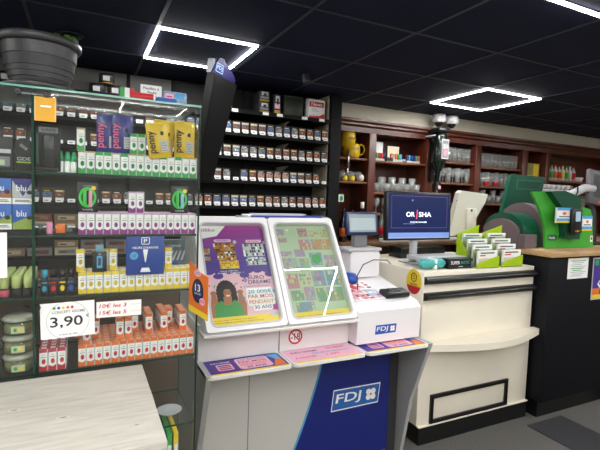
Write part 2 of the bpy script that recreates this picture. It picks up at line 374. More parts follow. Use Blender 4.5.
# ================================================================ GLASS DISPLAY CASE
X0, XP, X1, YF, YB, ZT = -.80, -.13, .353, 1.5, 1.80, 1.885
case = thing('glass_display_case', 'tall glass display case full of small vaping boxes', 'display case', (0, 0, 0))
def pane(x0, x1, y0, y1, z0, z1, m_=cabglass, e=gedge, name='glass_pane'):
    # a sheet: big faces clear, thin faces coloured
    m = MB(); d = (x1-x0, y1-y0, z1-z0); ax = d.index(min(d))
    v = [(x, y, z) for z in (z0, z1) for y in (y0, y1) for x in (x0, x1)]
    F = {2: [(0, 2, 3, 1), (4, 5, 7, 6)], 1: [(0, 1, 5, 4), (2, 6, 7, 3)], 0: [(0, 4, 6, 2), (1, 3, 7, 5)]}
    for a in F: m.add(v, F[a], m_ if a == ax else e)
    return m.build(name, case)
pane(X0, XP-.004, YF-.005, YF, .36, ZT-.006, name='door_pane'); pane(XP+.004, X1-.004, YF-.005, YF, .36, ZT-.006, name='door_pane')
pane(X1-.006, X1, YF, YB, .30, ZT-.006, name='side_pane'); pane(X0, X0+.006, YF, YB, .30, ZT-.006, name='side_pane')
pane(X0, X1, YF-.008, YB, ZT-.006, ZT, topglass, gedge2, 'top_pane')
MB().box(XP-.004, XP+.003, YF-.006, YF+.012, .36, ZT-.006, gedge).build('centre_post', case)
SH = [1.645, 1.457, 1.271, 1.040, .80]
for k, z in enumerate(SH):
    pane(X0+.006, XP-.003, YF+.006, YB-.01, z-.006, z, e=gedge, name='glass_shelf'); pane(XP+.003, X1-.007, YF+.006, YB-.01, z-.006, z, e=gedge, name='glass_shelf')
MB().box(X0, X1, YF, YB, .10, .30, brown, .003).build('base_cabinet', case)
MB().box(X0, X1, YF+.02, YB, 0, .10, black).build('plinth', case)
MB().box(X0+.006, X1-.006, YB-.006, YB, .30, 1.24, mat('case_back_brown', '5C4A3E', .5, var=.2, scale=3)).build('back_panel', case)
for (x, z) in ((XP-.035, ZT-.022), (XP+.035, ZT-.022), (X1-.02, ZT-.025), (XP+.01, 1.245), (XP-.02, 1.245)):
    m = MB(); m.cyl((x, YF-.02, z), (x, YF-.004, z), .0075, dark, n=12); m.build('door_pivot', case)
m = MB(); m.box(XP-.03, XP+.03, YF-.012, YF-.007, ZT-.025, ZT-.021, grey); m.build('lock_bar', case)

# e-liquid boxes ------------------------------------------------
def eliq(cap, body, foot, drop, stripe=None):
    m = MB(); w_, d, h = .0232, .0232, .068
    m.box(-w_/2, w_/2, -d/2, d/2, 0, h, paper); e = .0003
    for M_ in (FX(0, -d/2, 0), FL(-w_/2, 0, 0)):
        m.rect(-w_/2, h*.93, w_/2, h, e, cap, M_); m.flat([(-w_/2, 0), (w_/2, 0), (w_/2, h*.30), (0, h*.19), (-w_/2, h*.26)], e, foot, M_)
        m.flat(ell(0, h*.44, .0055, .0085, 8), e*2, drop, M_); m.rect(-w_*.3, h*.62, w_*.3, h*.65, e, grey, M_); m.rect(-w_*.22, h*.72, w_*.22, h*.745, e, tan, M_)
        if stripe: m.rect(-w_/2, h*.84, w_/2, h*.93, e, stripe, M_)
        m.rect(w_*.38, 0, w_/2, h, e*1.5, lgrey, M_)
    m.rect(-w_/2, -d/2, w_/2, d/2, e, cap, FT(0, 0, h)); m.rect(-w_*.3, -d*.3, w_*.3, d*.3, e*2, body, FT(0, 0, h))
    return m.build('e_liquid_box')
dg = mat('leaf_green', '1F7A45', .5); gr_a = eliq(tan, paper, green, dg); gr_b = eliq(green, paper, green, dg, green)
pu_a = eliq(lilac, rose, purple, purple); ye_a = eliq(yellow, paper, yellow, mat('lemon', 'C9A818', .5), yellow); or_a = eliq(orange, mat('orange_top', 'E2B49A', .5), orange, red, orange)
re_a = eliq(red, paper, red, red, mat('dark_pink', 'B23A5C', .5))
NBOX = [0]
def rowbox(proto, x, y, z, label, group):
    NBOX[0] += 1; put([proto], 0, (x+random.uniform(-.0006, .0006), y, z), label, 'e-liquid box', group, random.uniform(-.02, .02))
px = [-.002+.0240*k for k in range(15)]
for k, x in enumerate(px):
    rowbox(gr_b if k in (2, 3, 5, 10, 12) else gr_a, x, 1.53, 1.6455, 'white and green e-liquid box in the front row of the top shelf', 'green e-liquid boxes, front row')
    rowbox(gr_a, x, 1.558, 1.6455, 'white and green e-liquid box in the second row of the top shelf', 'green e-liquid boxes, second row')
    for j in range(4): rowbox(pu_a, x, 1.53+.027*j, 1.4575, 'white and purple e-liquid box lined up on the second shelf' , 'purple e-liquid boxes')
    for j in range(3): rowbox(ye_a, x, 1.53+.027*j, 1.2715, 'white and yellow e-liquid box lined up on the third shelf', 'yellow e-liquid boxes')
    for j in range(8): rowbox(or_a, x, 1.53+.027*j, 1.0405, 'white and orange e-liquid box lined up on the lower shelf', 'orange e-liquid boxes')
rowbox(gr_a, -.006, 1.53, 1.7140, 'single white and green e-liquid box standing on top of the green row', None)
for x in (.148, .172): rowbox(gr_b, x, 1.556, 1.7140, 'white and green e-liquid box standing between the blue and yellow pouches', 'green boxes between the pouches')
for x in (.142, .167): rowbox(pu_a, x, 1.53, 1.5260, 'white and purple e-liquid box standing on top of the purple row', 'two upper purple boxes')
for x in (-.008, .062, .087, .260): rowbox(ye_a, x, 1.545, 1.3400, 'white and yellow e-liquid box standing on top of the yellow row', 'upper yellow boxes')
for x, j in ((.012, 0), (-.0125, 3), (.037, 2), (.037, 3), (.16, 3), (.16, 4), (.16, 5), (.255, 5), (.255, 6), (.32, 4), (.32, 5), (.28, 4), (.28, 5), (.205, 5), (.11, 1), (.135, 1), (.205, 2), (.255, 2), (.32, 2), (.11, 2), (.135, 2), (.205, 3), (.255, 3), (.32, 3), (.205, 4), (.255, 4), (.11, 3)):
    rowbox(or_a, x, 1.53+.027*j, 1.1090, 'white and orange e-liquid box standing on top of the orange rows', 'upper orange boxes')
for k in range(3):
    for j in range(5): rowbox(re_a, -.108+.0247*k, 1.53+.027*j, 1.0405, 'white and dark red e-liquid box left of the orange rows', 'red e-liquid boxes')
# dropper bottles
db = thing('dropper_bottle', 'small white bottle with a green cap left of the green boxes', 'bottle', (-.062, 1.53, 1.6455), 0, 'green capped bottles')
MB().lathe([(.008, 0), (.0085, .002), (.0085, .032), (.004, .036)], (0, 0, 0), paper, 12).build('bottle_body', db)
MB().lathe([(.0085, .034), (.0085, .044), (.004, .062), (0, .063)], (0, 0, 0), mat('cap_green', '2FA36B', .4), 12).build('cap', db)
copy_thing(db, (-.043, 1.53, 1.6455)); copy_thing(db, (-.026, 1.535, 1.6455)); 
# pouches
def pouch(name, loc, rz, lean, c, tc, lab, w_=.066, h=.126):
    t = thing(name, lab, 'pouch', loc, rz)
    M_ = Matrix.Rotation(math.radians(lean), 4, 'Y'); m = MB(M_); n = 6; vs = []; fs = []
    for s_ in (-1, 1):
        for i in range(n+1):
            for j in range(n+1):
                u = i/n; v = j/n; b = .009*math.sin(math.pi*u)**.6*(math.sin(math.pi*min(1, v*1.05+.0))**.6 if v < .95 else 0)
                vs.append((w_*(u-.5), s_*(b+.0006), h*v))
    q = (n+1)**2
    for i in range(n):
        for j in range(n):
            a = i*(n+1)+j; fs.append((a, a+n+1, a+n+2, a+1)); fs.append((q+a, q+a+1, q+a+n+2, q+a+n+1))
    m.add(vs, fs, c, None, True); m.build('pouch_body', t)
    m = MB(M_ @ FX(0, -.0102, 0)); m.text('penny', -.016, h*.45, h*.62, .024, 0, tc, ang=90); m.rect(.004, .018, .027, .055, .0002, lgrey)
    for k in range(4): m.rect(.006, .022+.008*k, .025-.004*(k % 2), .024+.008*k, .0004, grey)
    m.rect(.008, .072, .018, .084, .0002, ink); m.build('printed_label', t)
    MB(M_).box(-w_/2, w_/2, -.0015, .0015, h-.008, h, c).build('top_seal', t)
pb = mat('pouch_blue', '252A7E', .35, coat=.3); pk = mat('pouch_pink', 'E4607E', .5); py_ = mat('pouch_yellow', 'DDB81C', .35, coat=.3)
pouch('pouch', (.071, 1.578, 1.7140), 0, 0, pb, pk, 'dark blue pouch with pink lettering, left one of the pair'); pouch('pouch', (.114, 1.566, 1.7140), 0, 0, pb, pk, 'dark blue pouch with pink lettering, right one of the pair')
pouch('pouch', (.226, 1.512, 1.706), 0, -8, py_, ink, 'yellow pouch with black lettering leaning in front of another', .068, .114)
pouch('pouch', (.243, 1.585, 1.7140), 0, 3, py_, ink, 'yellow pouch half hidden behind the leaning yellow pouch')
pouch('pouch', (.312, 1.560, 1.7140), 0, 0, py_, ink, 'upright yellow pouch at the right end of the top shelf', .068, .124)
# green vape cards
def vcard(loc, pc, lab):
    t = thing('vape_kit_card', lab, 'product card', loc); MB().box(-.029, .029, -.004, .004, 0, .092, black, .001).build('card', t)
    m = MB(FX(0, -.004, 0)); g = mat('neon_green', '37C24B', .5); m.ring(ell(0, .046, .025, .032, 24), ell(0, .046, .018, .022, 24), 0, .001, g)
    m.flat(ell(.017, .075, .007, .007, 10), .0012, yellow); m.text('VAPE', 0, .008, .03, .006, .001, lgrey); m.rect(-.012, .08, .012, .083, .001, grey); m.build('print', t)
    MB(FX(0, -.004, 0)).box(-.013, -.003, .02, .068, 0, .006, g, .002).box(-.010, -.006, .068, .074, 0, .004, g).build('vape_pen', t)
    MB(FX(0, -.004, 0)).box(.003, .013, .016, .066, 0, .006, pc, .002).box(.006, .010, .066, .072, 0, .004, pc).build('vape_pen', t)
vcard((.012, 1.53, 1.5260), mat('vape_pink', 'E79BB8', .4), 'black card with a green and a pink vape pen'); vcard((.292, 1.53, 1.5260), mat('vape_blue', '8CC6D8', .4), 'black card with a green and a light blue vape pen')
# black blister
t = thing('blister_pack', 'large black vape kit pack standing beside the centre post', 'vape kit', (-.095, 1.512, 1.6465))
MB().box(-.034, .034, 0, .012, 0, .135, mat('blister', '050607', .4, spec=.3), .002).build('pack_body', t)
m = MB(FX(0, 0, 0)); m.rect(-.022, .112, .028, .128, .001, grey); m.text('VAPE', .003, .12, .04, .01, .0015, ink); m.rect(-.03, .005, .03, .01, .001, dark); m.rect(-.028, .02, -.022, .11, .001, dgreen); m.build('printed_label', t)
MB().box(-.012, .018, -.008, 0, .012, .105, mat('blister2', '101216', .2), .005).build('vape_pen', t)
# yellow hanging card
t = thing('yellow_card', 'small yellow paper card taped to the top of the glass case', 'card', (-.098, 1.487, 1.788))
MB().box(-.0275, .0275, 0, .0008, 0, .069, mat('card_yellow', 'DDA62C', .6)).build('card', t)
m = MB(FX(0, 0, 0)); m.rect(-.012, .040, .014, .045, .0004, paper)
for k in range(12): m.rect(-.0265, .003+.0055*k, -.025, .006+.0055*k, .0004, paper); m.rect(.025, .003+.0055*k, .0265, .006+.0055*k, .0004, paper)
m.build('print', t)
# blue parking disc pack
t = thing('parking_disc', 'blue parking disc box with a white P in the glass case', 'parking disc', (.182, 1.511, 1.3260))
MB().box(-.059, .059, -.003, .003, 0, .125, mid_b, .002).build('disc_body', t)
m = MB(FX(0, -.003, 0)); m.ring(rrect(-.013, .098, .013, .122, .005), rrect(-.011, .1, .011, .12, .004), 0, .0006, paper); m.text('P', 0, .11, .011, .014, .0006, paper); m.text("HEURE D'ARRIVEE", 0, .088, .08, .0075, .0006, paper)
m.flat([(-.008, .082), (.008, .082), (.001, .04), (-.001, .04)], .0006, paper); m.flat([(-.016, .008), (.016, .008), (.011, .022), (-.011, .022)], .0006, paper); m.flat(ell(-.035, .062, .013, .013, 16), .0006, bblue); m.text('UE', -.035, .062, .012, .008, .001, mid_b); m.build('print', t)
# black vape box on the yellow row
t = thing('vape_kit_box', 'black vape box with a blue window standing on the yellow boxes', 'vape kit', (.046, 1.52, 1.3400))
MB().box(-.021, .021, -.008, .012, 0, .062, black, .001).build('box_body', t); m = MB(FX(0, -.008, 0)); m.rect(-.008, .012, .008, .05, .0006, bblue); m.rect(-.004, .02, .004, .044, .001, ink); m.text('V', 0, .055, .006, .005, .001, paper); m.build('window', t)
MB().box(-.012, .012, -.006, .008, .062, .085, mat('clear_blue', '6E93A8', .2), .002).build('vape_tank', t)
# lighter poster box
t = thing('picture_box', 'grey blue picture carton behind the yellow boxes', 'carton', (.290, 1.66, 1.2715))
MB().box(-.05, .05, 0, .03, 0, .15, mat('picture_grey', '4E6270', .4, var=.4, scale=40)).build('box_body', t); m = MB(FX(0, 0, 0)); m.text('Bonne', -.0, .13, .07, .012, .0008, lgrey, skew=.3)
for k in range(5): m.flat([(-.03+.016*k, .075), (-.022+.016*k, .075), (-.005+.014*k, .11), (-.010+.014*k, .11)], .0008, lgrey)
m.flat(ell(.01, .05, .025, .018, 12), .0008, blue); m.build('print', t)
# four dark bottles left of the yellow row
for k, (x, c, l) in enumerate(((-.105, mat('teal_blue', '2E93B5', .4), 'light blue'), (-.081, red, 'red'), (-.057, yellow, 'yellow'), (-.034, blue, 'blue'))):
    t = thing('e_liquid_bottle', 'black e-liquid bottle with %s label on the third glass shelf' % l, 'bottle', (x, 1.53, 1.2715)); 
    MB().box(-.0105, .0105, -.010, .010, 0, .055, black, .003).lathe([(.009, .055), (.008, .078), (0, .078)], (0, 0, 0), c if k == 0 else black, 12).build('bottle_body', t)
    m = MB(FX(0, -.010, 0)); m.rect(-.009, .008, .009, .036, .0005, dark); m.flat(ell(0, .022, .006, .009, 10), .001, c); m.rect(-.008, .038, .008, .042, .001, c); m.build('bottle_label', t)
# small stuff on second shelf left
t = tag(MB().box(-.012, .012, -.01, .01, 0, .03, orange, .001).box(-.016, .016, -.012, .012, -.0, .004, dark).build('small_orange_box', None, (-.062, 1.54, 1.4575)), 'small orange box left of the purple boxes', 'box')
t = tag(MB().box(-.008, .008, -.008, .008, 0, .035, pink, .002).build('small_pink_bottle', None, (-.092, 1.55, 1.4575)), 'small pink bottle left of the orange box', 'bottle')
for k, x in enumerate((-.09, -.05)): tag(MB().box(-.018, .018, -.018, .012, 0, .012, mat('clear_case', '6A6C70', .2), .001).build('small_grey_case', None, (x, 1.62, 1.4575+.0)), 'small grey case lying behind the pink bottle', 'case', 'small grey cases')

# left compartment ------------------------------------------------
def blu(loc, kind, lab):
    t = thing('vape_pod_box', lab, 'vape box', loc); MB().box(-.026, .026, -.01, .01, 0, .073, mat('blu_blue', '2A5FB4', .35), .001).build('box_body', t)
    m = MB(FX(0, -.01, 0)); b2 = {'o': mat('blu_brown', 'A0674A', .5), 's': lgrey, 'g': mat('blu_green', '8FA24A', .5)}[kind]
    if kind == 's': m.rect(-.026, .018, .026, .066, .0004, lgrey); m.flat([(-.024, .066), (.024, .066), (0, .022)], .0008, mat('blu_navy', '2B3B78', .4)); m.rect(-.026, .066, .026, .073, .0004, violet)
    else: m.flat([(-.026, .0), (.026, .0), (.026, .042), (-.026, .018)], .0004, b2)
    if kind != 'g' or loc[0] < -.17: m.rect(-.026, 0, .026, .017, .001, paper); m.rect(-.02, .006, .02, .008, .0012, ink); m.rect(-.02, .010, .016, .012, .0012, ink)
    m.text('blu', -.004, .046, .024, .018, .0014, paper); m.flat(ell(.016, .034, .007, .006, 10), .0014, ink); m.build('print', t)
blu((-.157, 1.52, 1.5480), 's', 'silver and navy vape pod box, upper right of the four boxes'); blu((-.211, 1.52, 1.5480), 'o', 'blue and brown vape pod box, upper left of the four boxes')
blu((-.157, 1.52, 1.4745), 'g', 'blue and green vape pod box, lower right of the four boxes'); blu((-.211, 1.52, 1.4745), 'g', 'blue and green vape pod box, lower left of the four boxes')
t = tag(MB().box(-.26, -.14+.008, 1.52, 1.6, 1.4575, 1.4740, dark).build('display_tray'), 'black tray under the four blue vape pod boxes', 'tray')
def cardp(loc, w_, h, c, lab):
    t = thing('accessory_pack', lab, 'pack', loc); MB().box(-w_/2, w_/2, 0, .012, 0, h, c, .001).build('pack_body', t)
    m = MB(FX(0, 0, 0)); m.rect(-w_*.4, h*.5, w_*.4, h*.62, .0006, lgrey); m.rect(-w_*.35, h*.1, w_*.35, h*.4, .0006, grey); m.rect(-w_*.15, h*.14, w_*.1, h*.3, .001, paleg); m.build('print', t)
cardp((-.208, 1.53, 1.6455), .05, .095, dark, 'dark card pack with pale print above the blue vape boxes')
t = thing('round_tag_pack', 'black pack with a round black tag beside the centre post', 'pack', (-.156, 1.53, 1.6455)); MB().box(-.022, .022, 0, .012, 0, .05, black, .001).build('pack_body', t)
m = MB(FX(0, -.001, 0)); m.poly(ell(0, .068, .024, .026, 24), 0, .003, black); m.text('GDE', 0, .068, .022, .008, .0035, lgrey, ang=-40); m.build('round_tag', t)
m = MB(FX(0, 0, 0)); m.text('GDE', 0, .034, .034, .010, .001, lgrey); m.rect(-.018, .022, .018, .026, .001, mat('lime_print', 'A9C23A', .5)); m.build('print', t)
lb = thing('lime_capped_bottle', 'slim bottle with a pale lime cap standing in rows', 'bottle', (-.148, 1.53, 1.2715), 0, 'lime capped bottles')
MB().lathe([(.0125, 0), (.013, .002), (.013, .028)], (0, 0, 0), black, 12).build('bottle_body', lb); MB().lathe([(.0118, .028), (.0118, .062), (.0105, .065), (0, .065)], (0, 0, 0), mat('cap_lime', 'C6D488', .4), 12).build('cap', lb)
m = MB(); m.lathe([(.0132, .004), (.0132, .024)], (0, 0, 0), ink, 12); m.build('bottle_label', lb)
lp = thing('lime_capped_bottle', 'lime capped bottle with a pink label in the front row', 'bottle', (-.208, 1.53, 1.2715), 0, 'lime capped bottles with pink labels')
for ch in lb.children:
    c_ = ch.copy(); COL.objects.link(c_); c_.parent = lp
    if 'label' in ch.name: c_.data = ch.data.copy(); c_.data.materials[0] = mat('label_pink', 'D9627E', .5)
for i in range(6):
    for j in range(6):
        if (i, j) == (0, 0) or (i == 2 and j == 0): continue
        if i == 4 and j == 0: copy_thing(lp, (-.148-.030*i, 1.53, 1.2715)); continue
        copy_thing(lb, (-.148-.030*i, 1.53+.032*j, 1.2715))
def jar(loc, lab):
    t = thing('clip_top_jar', lab, 'jar', loc)
    MB().lathe([(.03, 0), (.040, .004), (.041, .035), (.036, .042)], (0, 0, 0), glass('jar_glass'+str(loc[2]), 'C9CDB8', .9, .05, 1.5), 20).build('jar_body', t)
    MB().lathe([(0, .003), (.037, .004), (.037, .036), (0, .037)], (0, 0, 0), mat('jar_fill', 'D4D3BC', .6, var=.2, scale=60), 20).build('contents', t)
    MB().lathe([(.041, .042), (.042, .046), (.036, .055), (0, .057)], (0, 0, 0), mat('jar_lid', '9EA08E', .3), 20).build('lid', t)
    MB().tube([(-.040, -.014, .03), (-.047, -.018, .045), (-.040, -.02, .054), (-.034, -.016, .04)], .0015, steel).tube([(.042*math.cos(a/10), .042*math.sin(a/10), .043) for a in range(0, 64, 3)], .001, steel).build('wire_clip', t)
    m = MB(FX(0, -.042, 0)); m.rect(-.014, .010, .020, .030, .001, mat('jar_tag', 'BDBEA2', .6)); m.flat(ell(.010, .02, .006, .005, 10), .0015, yellow); m.flat(ell(-.004, .02, .005, .006, 10), .0015, green); m.build('jar_label', t)
for k, n_ in enumerate(('bottom', 'middle', 'top')): jar((-.176, 1.556, 1.0405+.058*k), 'clip-top glass jar with pale contents, %s one of the three stacked jars' % n_)
for k, n_ in enumerate(('bottom', 'middle', 'top')):
    t = thing('round_tin', 'pale grey round tin left of the jars, %s of its stack' % n_, 'tin', (-.265, 1.55, 1.0405+.062*k)); MB().lathe([(.036, 0), (.038, .003), (.038, .045), (.040, .046), (.040, .058), (0, .06)], (0, 0, 0), lgrey).build('tin_body', t)
    m = MB(FX(0, -.0385, 0)); m.rect(-.015, .02, .018, .024, .001, ink); m.rect(-.015, .028, .010, .034, .001, grey); m.build('tin_label', t)

# papers taped to the glass
t = thing('price_sign', 'white price sign reading 3,90 taped on the case glass', 'sign', (-.040, 1.493, 1.147), 0)
S = Matrix.Rotation(math.radians(-1.2), 4, 'Y'); MB(S).box(-.073, .073, 0, .0008, 0, .108, paper).build('paper_sheet', t)
m = MB(S @ FX(0, 0, 0)); m.ring(ell(0, .052, .058, .058, 40), ell(0, .052, .0572, .0572, 40), .0002, .0005, grey)
m.text('3,90', -.004, .047, .088, .036, .0006, ink); m.text('€', .053, .062, .008, .010, .0006, ink); m.text('CONCEPT AROME', .002, .079, .09, .0085, .0006, grey)
for k, c in enumerate((green, blue, yellow, orange, red)): m.flat(ell(-.036+.012*k, .092, .0042, .0045, 8), .0006, c)
m.text('A Partir de 10x5', 0, .010, .05, .006, .0006, grey); m.build('print', t)
t = thing('handwritten_sign', 'white strip with handwritten red prices for 3 and 5', 'sign', (.103, 1.493, 1.198))
S = Matrix.Rotation(math.radians(0), 4, 'Y'); MB().box(-.066, .066, 0, .0008, 0, .050, paper).build('paper_sheet', t)
m = MB(FX(0, 0, 0)); m.text('10€ les 3', -.018, .037, .078, .013, .0006, red, skew=.2); m.text('15€ les 5', -.018, .015, .078, .013, .0006, red, skew=.2)
for k in range(8): m.rect(.034+.004*k, .036, .036+.004*k, .037, .0006, grey); m.rect(.034+.004*k, .014, .036+.004*k, .015, .0006, grey)
m.build('handwriting', t)
t = tag(MB().box(-.09, .0, 0, .0008, 0, .130, paper).build('paper_sheet', None, (-.195, 1.493, 1.337)), 'blank white paper taped on the case at the left edge', 'paper')

# on top of the case ------------------------------------------------
pot = thing('plant_pot', 'large dark grey plastic plant pot on top of the glass case', 'plant pot', (-.121, 1.63, ZT+.001))
pm = mat('pot_grey', '323237', .40)
m = MB(); m.lathe([(.070, .006), (.080, .012), (.083, .040)], (0, 0, 0), pm, 48)
for a, b, c, d in ((.0860, .040, .0880, .056), (.0902, .056, .0920, .072), (.0942, .072, .0990, .104), (.1012, .104, .1045, .142)): m.lathe([(a-.0045, b-.0005), (a, b), (c, d)], (0, 0, 0), pm, 72, None, False)
m.lathe([(.104, .139), (.113, .141), (.1165, .147), (.1165, .160), (.112, .164), (.104, .162), (.098, .145), (.096, .135), (0, .135)], (0, 0, 0), pm, 48); m.build('pot_body', pot)
MB().lathe([(.080, 0), (.097, .002), (.108, .018), (.105, .020), (.085, .006), (0, .006)], (0, 0, 0), pm, 48).build('saucer', pot)
MB().lathe([(.095, .137), (.05, .142), (0, .143)], (0, 0, 0), mat('soil', '2E2018', .9, bump=1, scale=80), 24).build('soil', pot)
pl = thing('seedling', 'small green leafy plant growing in the pot', 'plant', (-.055, 1.565, ZT+.140))
lm = mat('leaf', '5E9B3A', .45)
for a, l, h in ((20, .035, .03), (150, .03, .035), (-60, .035, .025), (-20, .04, .02)):
    m = MB(); m.tube([(0, 0, 0), (.2*l*math.cos(math.radians(a)), .2*l*math.sin(math.radians(a)), h*.7)], .0015, lm); c, q = math.cos(math.radians(a)), math.sin(math.radians(a)); vs = []
    for i in range(6):
        u = i/5; wd = .008*math.sin(math.pi*(.08+.92*u)); x_ = l*(.2+.8*u); z_ = h*.7+h*.4*math.sin(u*2.2)
        for s_ in (-1, 0, 1): vs.append((x_*c-s_*wd*q, x_*q+s_*wd*c, z_+abs(s_)*.004))
    m.add(vs, [(3*i+j, 3*i+3+j, 3*i+4+j, 3*i+1+j) for i in range(5) for j in (0, 1)], lm, None, True); m.build('leaf', pl)
t = thing('rolled_pouch', 'red roll lying on top of the glass case', 'roll', (.172, 1.535, ZT+.001)); MB().cyl((-.035, 0, .013), (.032, 0, .013), .013, red, n=16).build('roll_body', t); MB().cyl((.032, 0, .013), (.036, 0, .013), .0132, paper, n=16).build('end_band', t)
tag(MB().box(-.033, .033, -.02, .02, 0, .018, blue, .006).build('blue_packet', None, (.246, 1.54, ZT+.001)), 'blue packet lying beside the red roll', 'packet')
t = thing('handwritten_card', 'white handwritten price card standing on the glass case', 'sign', (.205, 1.590, ZT+.001)); MB().box(-.034, .034, 0, .001, 0, .066, paper).box(-.02, .02, .001, .02, 0, .002, paper).build('card', t)
m = MB(FX(0, 0, 0)); m.text('Feuilles à', 0, .055, .05, .008, .0006, ink); m.text('Rouler', .004, .042, .03, .008, .0006, ink); m.text('1€50', .0, .028, .036, .009, .0006, ink); m.build('handwriting', t)
t = thing('rolling_paper_bag', 'blue and white printed bag at the right on top of the case', 'bag', (.285, 1.59, ZT+.001)); MB().box(-.04, .04, 0, .02, 0, .055, mat('bag_print', '8FA3C4', .4, var=.4, scale=70), .006).build('bag_body', t)
m = MB(FX(0, -.0005, 0)); m.rect(-.034, .026, -.006, .046, .0006, rose); m.rect(-.032, .006, .02, .014, .0006, ink); m.rect(0, .03, .03, .05, .0006, bblue); m.rect(-.03, .034, -.01, .038, .001, red); m.build('print', t)
t = thing('rolling_paper_box', 'small green white and red box behind the red roll', 'box', (.130, 1.60, ZT+.001)); MB().box(-.022, -.007, 0, .03, 0, .05, green).box(-.007, .008, 0, .03, 0, .05, paper).box(.008, .022, 0, .03, 0, .05, red).build('box_body', t)

# magazines at the bottom of the case
for k, c in enumerate((orange, yellow, green, yellow)):
    tag(MB().box(-.008, .008, -.11, .11, 0, .46, c, .001).box(-.006, .006, -.1115, -.11, .15, .42, paper).build('magazine', None, (.225+.022*k, 1.63, .301)), 'thin %s magazine standing upright in the base of the case' % ['orange', 'yellow', 'green', 'pale yellow'][k], 'magazine')
tag(MB().box(-.03, .03, -.06, .04, 0, .05, mat('kraft', '8E7550', .7), .002).build('cardboard_box', None, (.20, 1.66, .8005)), 'small cardboard box on the lowest glass shelf', 'box')
tag(MB().lathe([(.03, 0), (.045, .01), (.043, .01), (0, .004)], (0, 0, 0), lgrey).build('ashtray', None, (.28, 1.6, .8005)), 'round pale glass ashtray on the lowest glass shelf', 'ashtray')

# ================================================================ WHITE WASHED TABLE, front left
tbl = thing('wood_topped_counter', 'low counter with white washed wood top at the front left', 'counter', (0, 0, 0))
m = MB(); m.box(-1.3, .171, .99, 1.475, 1.005, 1.04, whitewood, .003)
for kx, ky, ks in ((-.155, 1.273, 1), (-.044, 1.189, 1.1), (.115, 1.086, .8), (-.45, 1.15, 1.2)):
    m.flat(ell(kx, ky, .020*ks, .0075*ks, 20), 1.0402, mat('knot_pale', 'BBB4A8', .5)); m.flat(ell(kx, ky, .014*ks, .0055*ks, 16), 1.0403, mat('knot_ring', 'CFC9BE', .5)); m.flat(ell(kx, ky, .009*ks, .004*ks, 14), 1.0404, mat('knot_mid', 'A39B90', .5)); m.flat(ell(kx+.001, ky, .004*ks, .002*ks, 10), 1.0405, mat('knot_core', '7E756B', .5))
m.build('counter_top', tbl)
MB().box(-1.28, .14, 1.03, 1.45, 0, 1.003, mat('counter_print', 'A9ABB0', .5, var=.1, scale=12)).build('counter_body', tbl)
m = MB(FX(0, 1.03, 0))
for k, (x, z, w_) in enumerate(((.09, .985, .05), (.10, .965, .035), (.112, .945, .03), (.02, .992, .04))): m.rect(x-w_/2, z-.006, x+w_/2, z+.006, .0006, dark)
m.rect(-1.27, .93, -.02, .995, .0006, dark); m.build('printed_notice', tbl)
# ================================================================ HANGING SCREEN
scr = thing('hanging_screen', 'tall black screen with violet header hanging from the ceiling', 'screen', (0, 0, 0))
uu = Vector((.69, .724, 0)); o_ = Vector((.622, 2.745, 1.66)); vv = Vector((.085, -.07, .655)); H_ = vv.length; vv.normalize()
n_ = uu.cross(vv); FS = Matrix(((uu.x, vv.x, n_.x, o_.x), (uu.y, vv.y, n_.y, o_.y), (uu.z, vv.z, n_.z, o_.z), (0, 0, 0, 1)))
MB(FS).poly([(0, 0), (.205, 0), (.305, H_), (0, H_)], -.05, 0, mat('screen_body', '050507', .6, spec=.2)).build('screen_housing', scr)
MB(FS).flat([(.012, .014), (.194, .014), (.290, H_-.014), (.012, H_-.014)], .001, mat('screen_glass', '07080A', .45, spec=.2)).build('screen_panel', scr)
m = MB(FS); m.poly([(-.0, H_), (.305, H_), (.305, H_+.03), (.27, H_+.055), (.095, H_+.112), (.06, H_+.105)], -.03, -.018, mat('header_violet', '17153F', .6, spec=.2)); m.build('header_sign', scr)
MB(FS).poly([(0, H_), (.05, H_), (.03, H_+.09), (.0, H_+.08)], -.06, -.03, mat('header_grey', '6E7076', .6)).build('header_side', scr)
m = MB(FS); lb_ = mat('logo_pale', '7C9CC8', .5); m.ring(rrect(.035, H_+.020, .125, H_+.072, .006), rrect(.039, H_+.024, .121, H_+.068, .005), -.0175, -.016, lb_); m.text('FDJ', .08, H_+.046, .066, .030, -.0165, lb_); m.build('logo', scr)
MB().cyl((.80, 2.86, 2.30), (.80, 2.86, CH-.005), .02, black).build('ceiling_pole', scr)

# ================================================================ LOTTERY STAND
lot = thing('lottery_stand', 'white and blue lottery counter with two tilted poster frames', 'lottery counter', (0, 0, 0))
LX0, LX1 = .485, 1.745; lw = mat('lottery_white', 'DEDDDC', .35); lg = mat('lottery_grey', 'C2C0BD', .45)
MB().box(LX0+.02, LX1-.03, 2.10, 2.14, 0, .79, lg).box(LX0+.28, LX0+.284, 2.098, 2.10, .08, .79, grey).build('front_panel', lot)
MB().box(LX0+.02, LX1-.03, 2.12, 2.5, 0, .79, lg).build('carcass', lot)
bp = MB(FX(0, 2.098, 0)); pts = [(LX1-.09, .08), (LX1-.09, .785), (1.21, .785)]+[(1.21-.28*(t/8)**1.4*.75-.02*t/8, .785-.705*t/8) for t in range(1, 9)]
bp.poly(pts[::-1], 0, .008, mat('lottery_blue', '18246F', .35)); ep = [(a-.007, b) for a, b in pts[2:]]
bp.poly([*pts[2:], *ep[::-1]], .0, .007, bblue); bl = bp.build('blue_panel', lot)
MB().box(LX1-.09, LX1-.03, 2.088, 2.10, .06, .79, ink).build('gap_shade_strip', lot)  # solid dark strip painting the shade of the gap beside the side panel
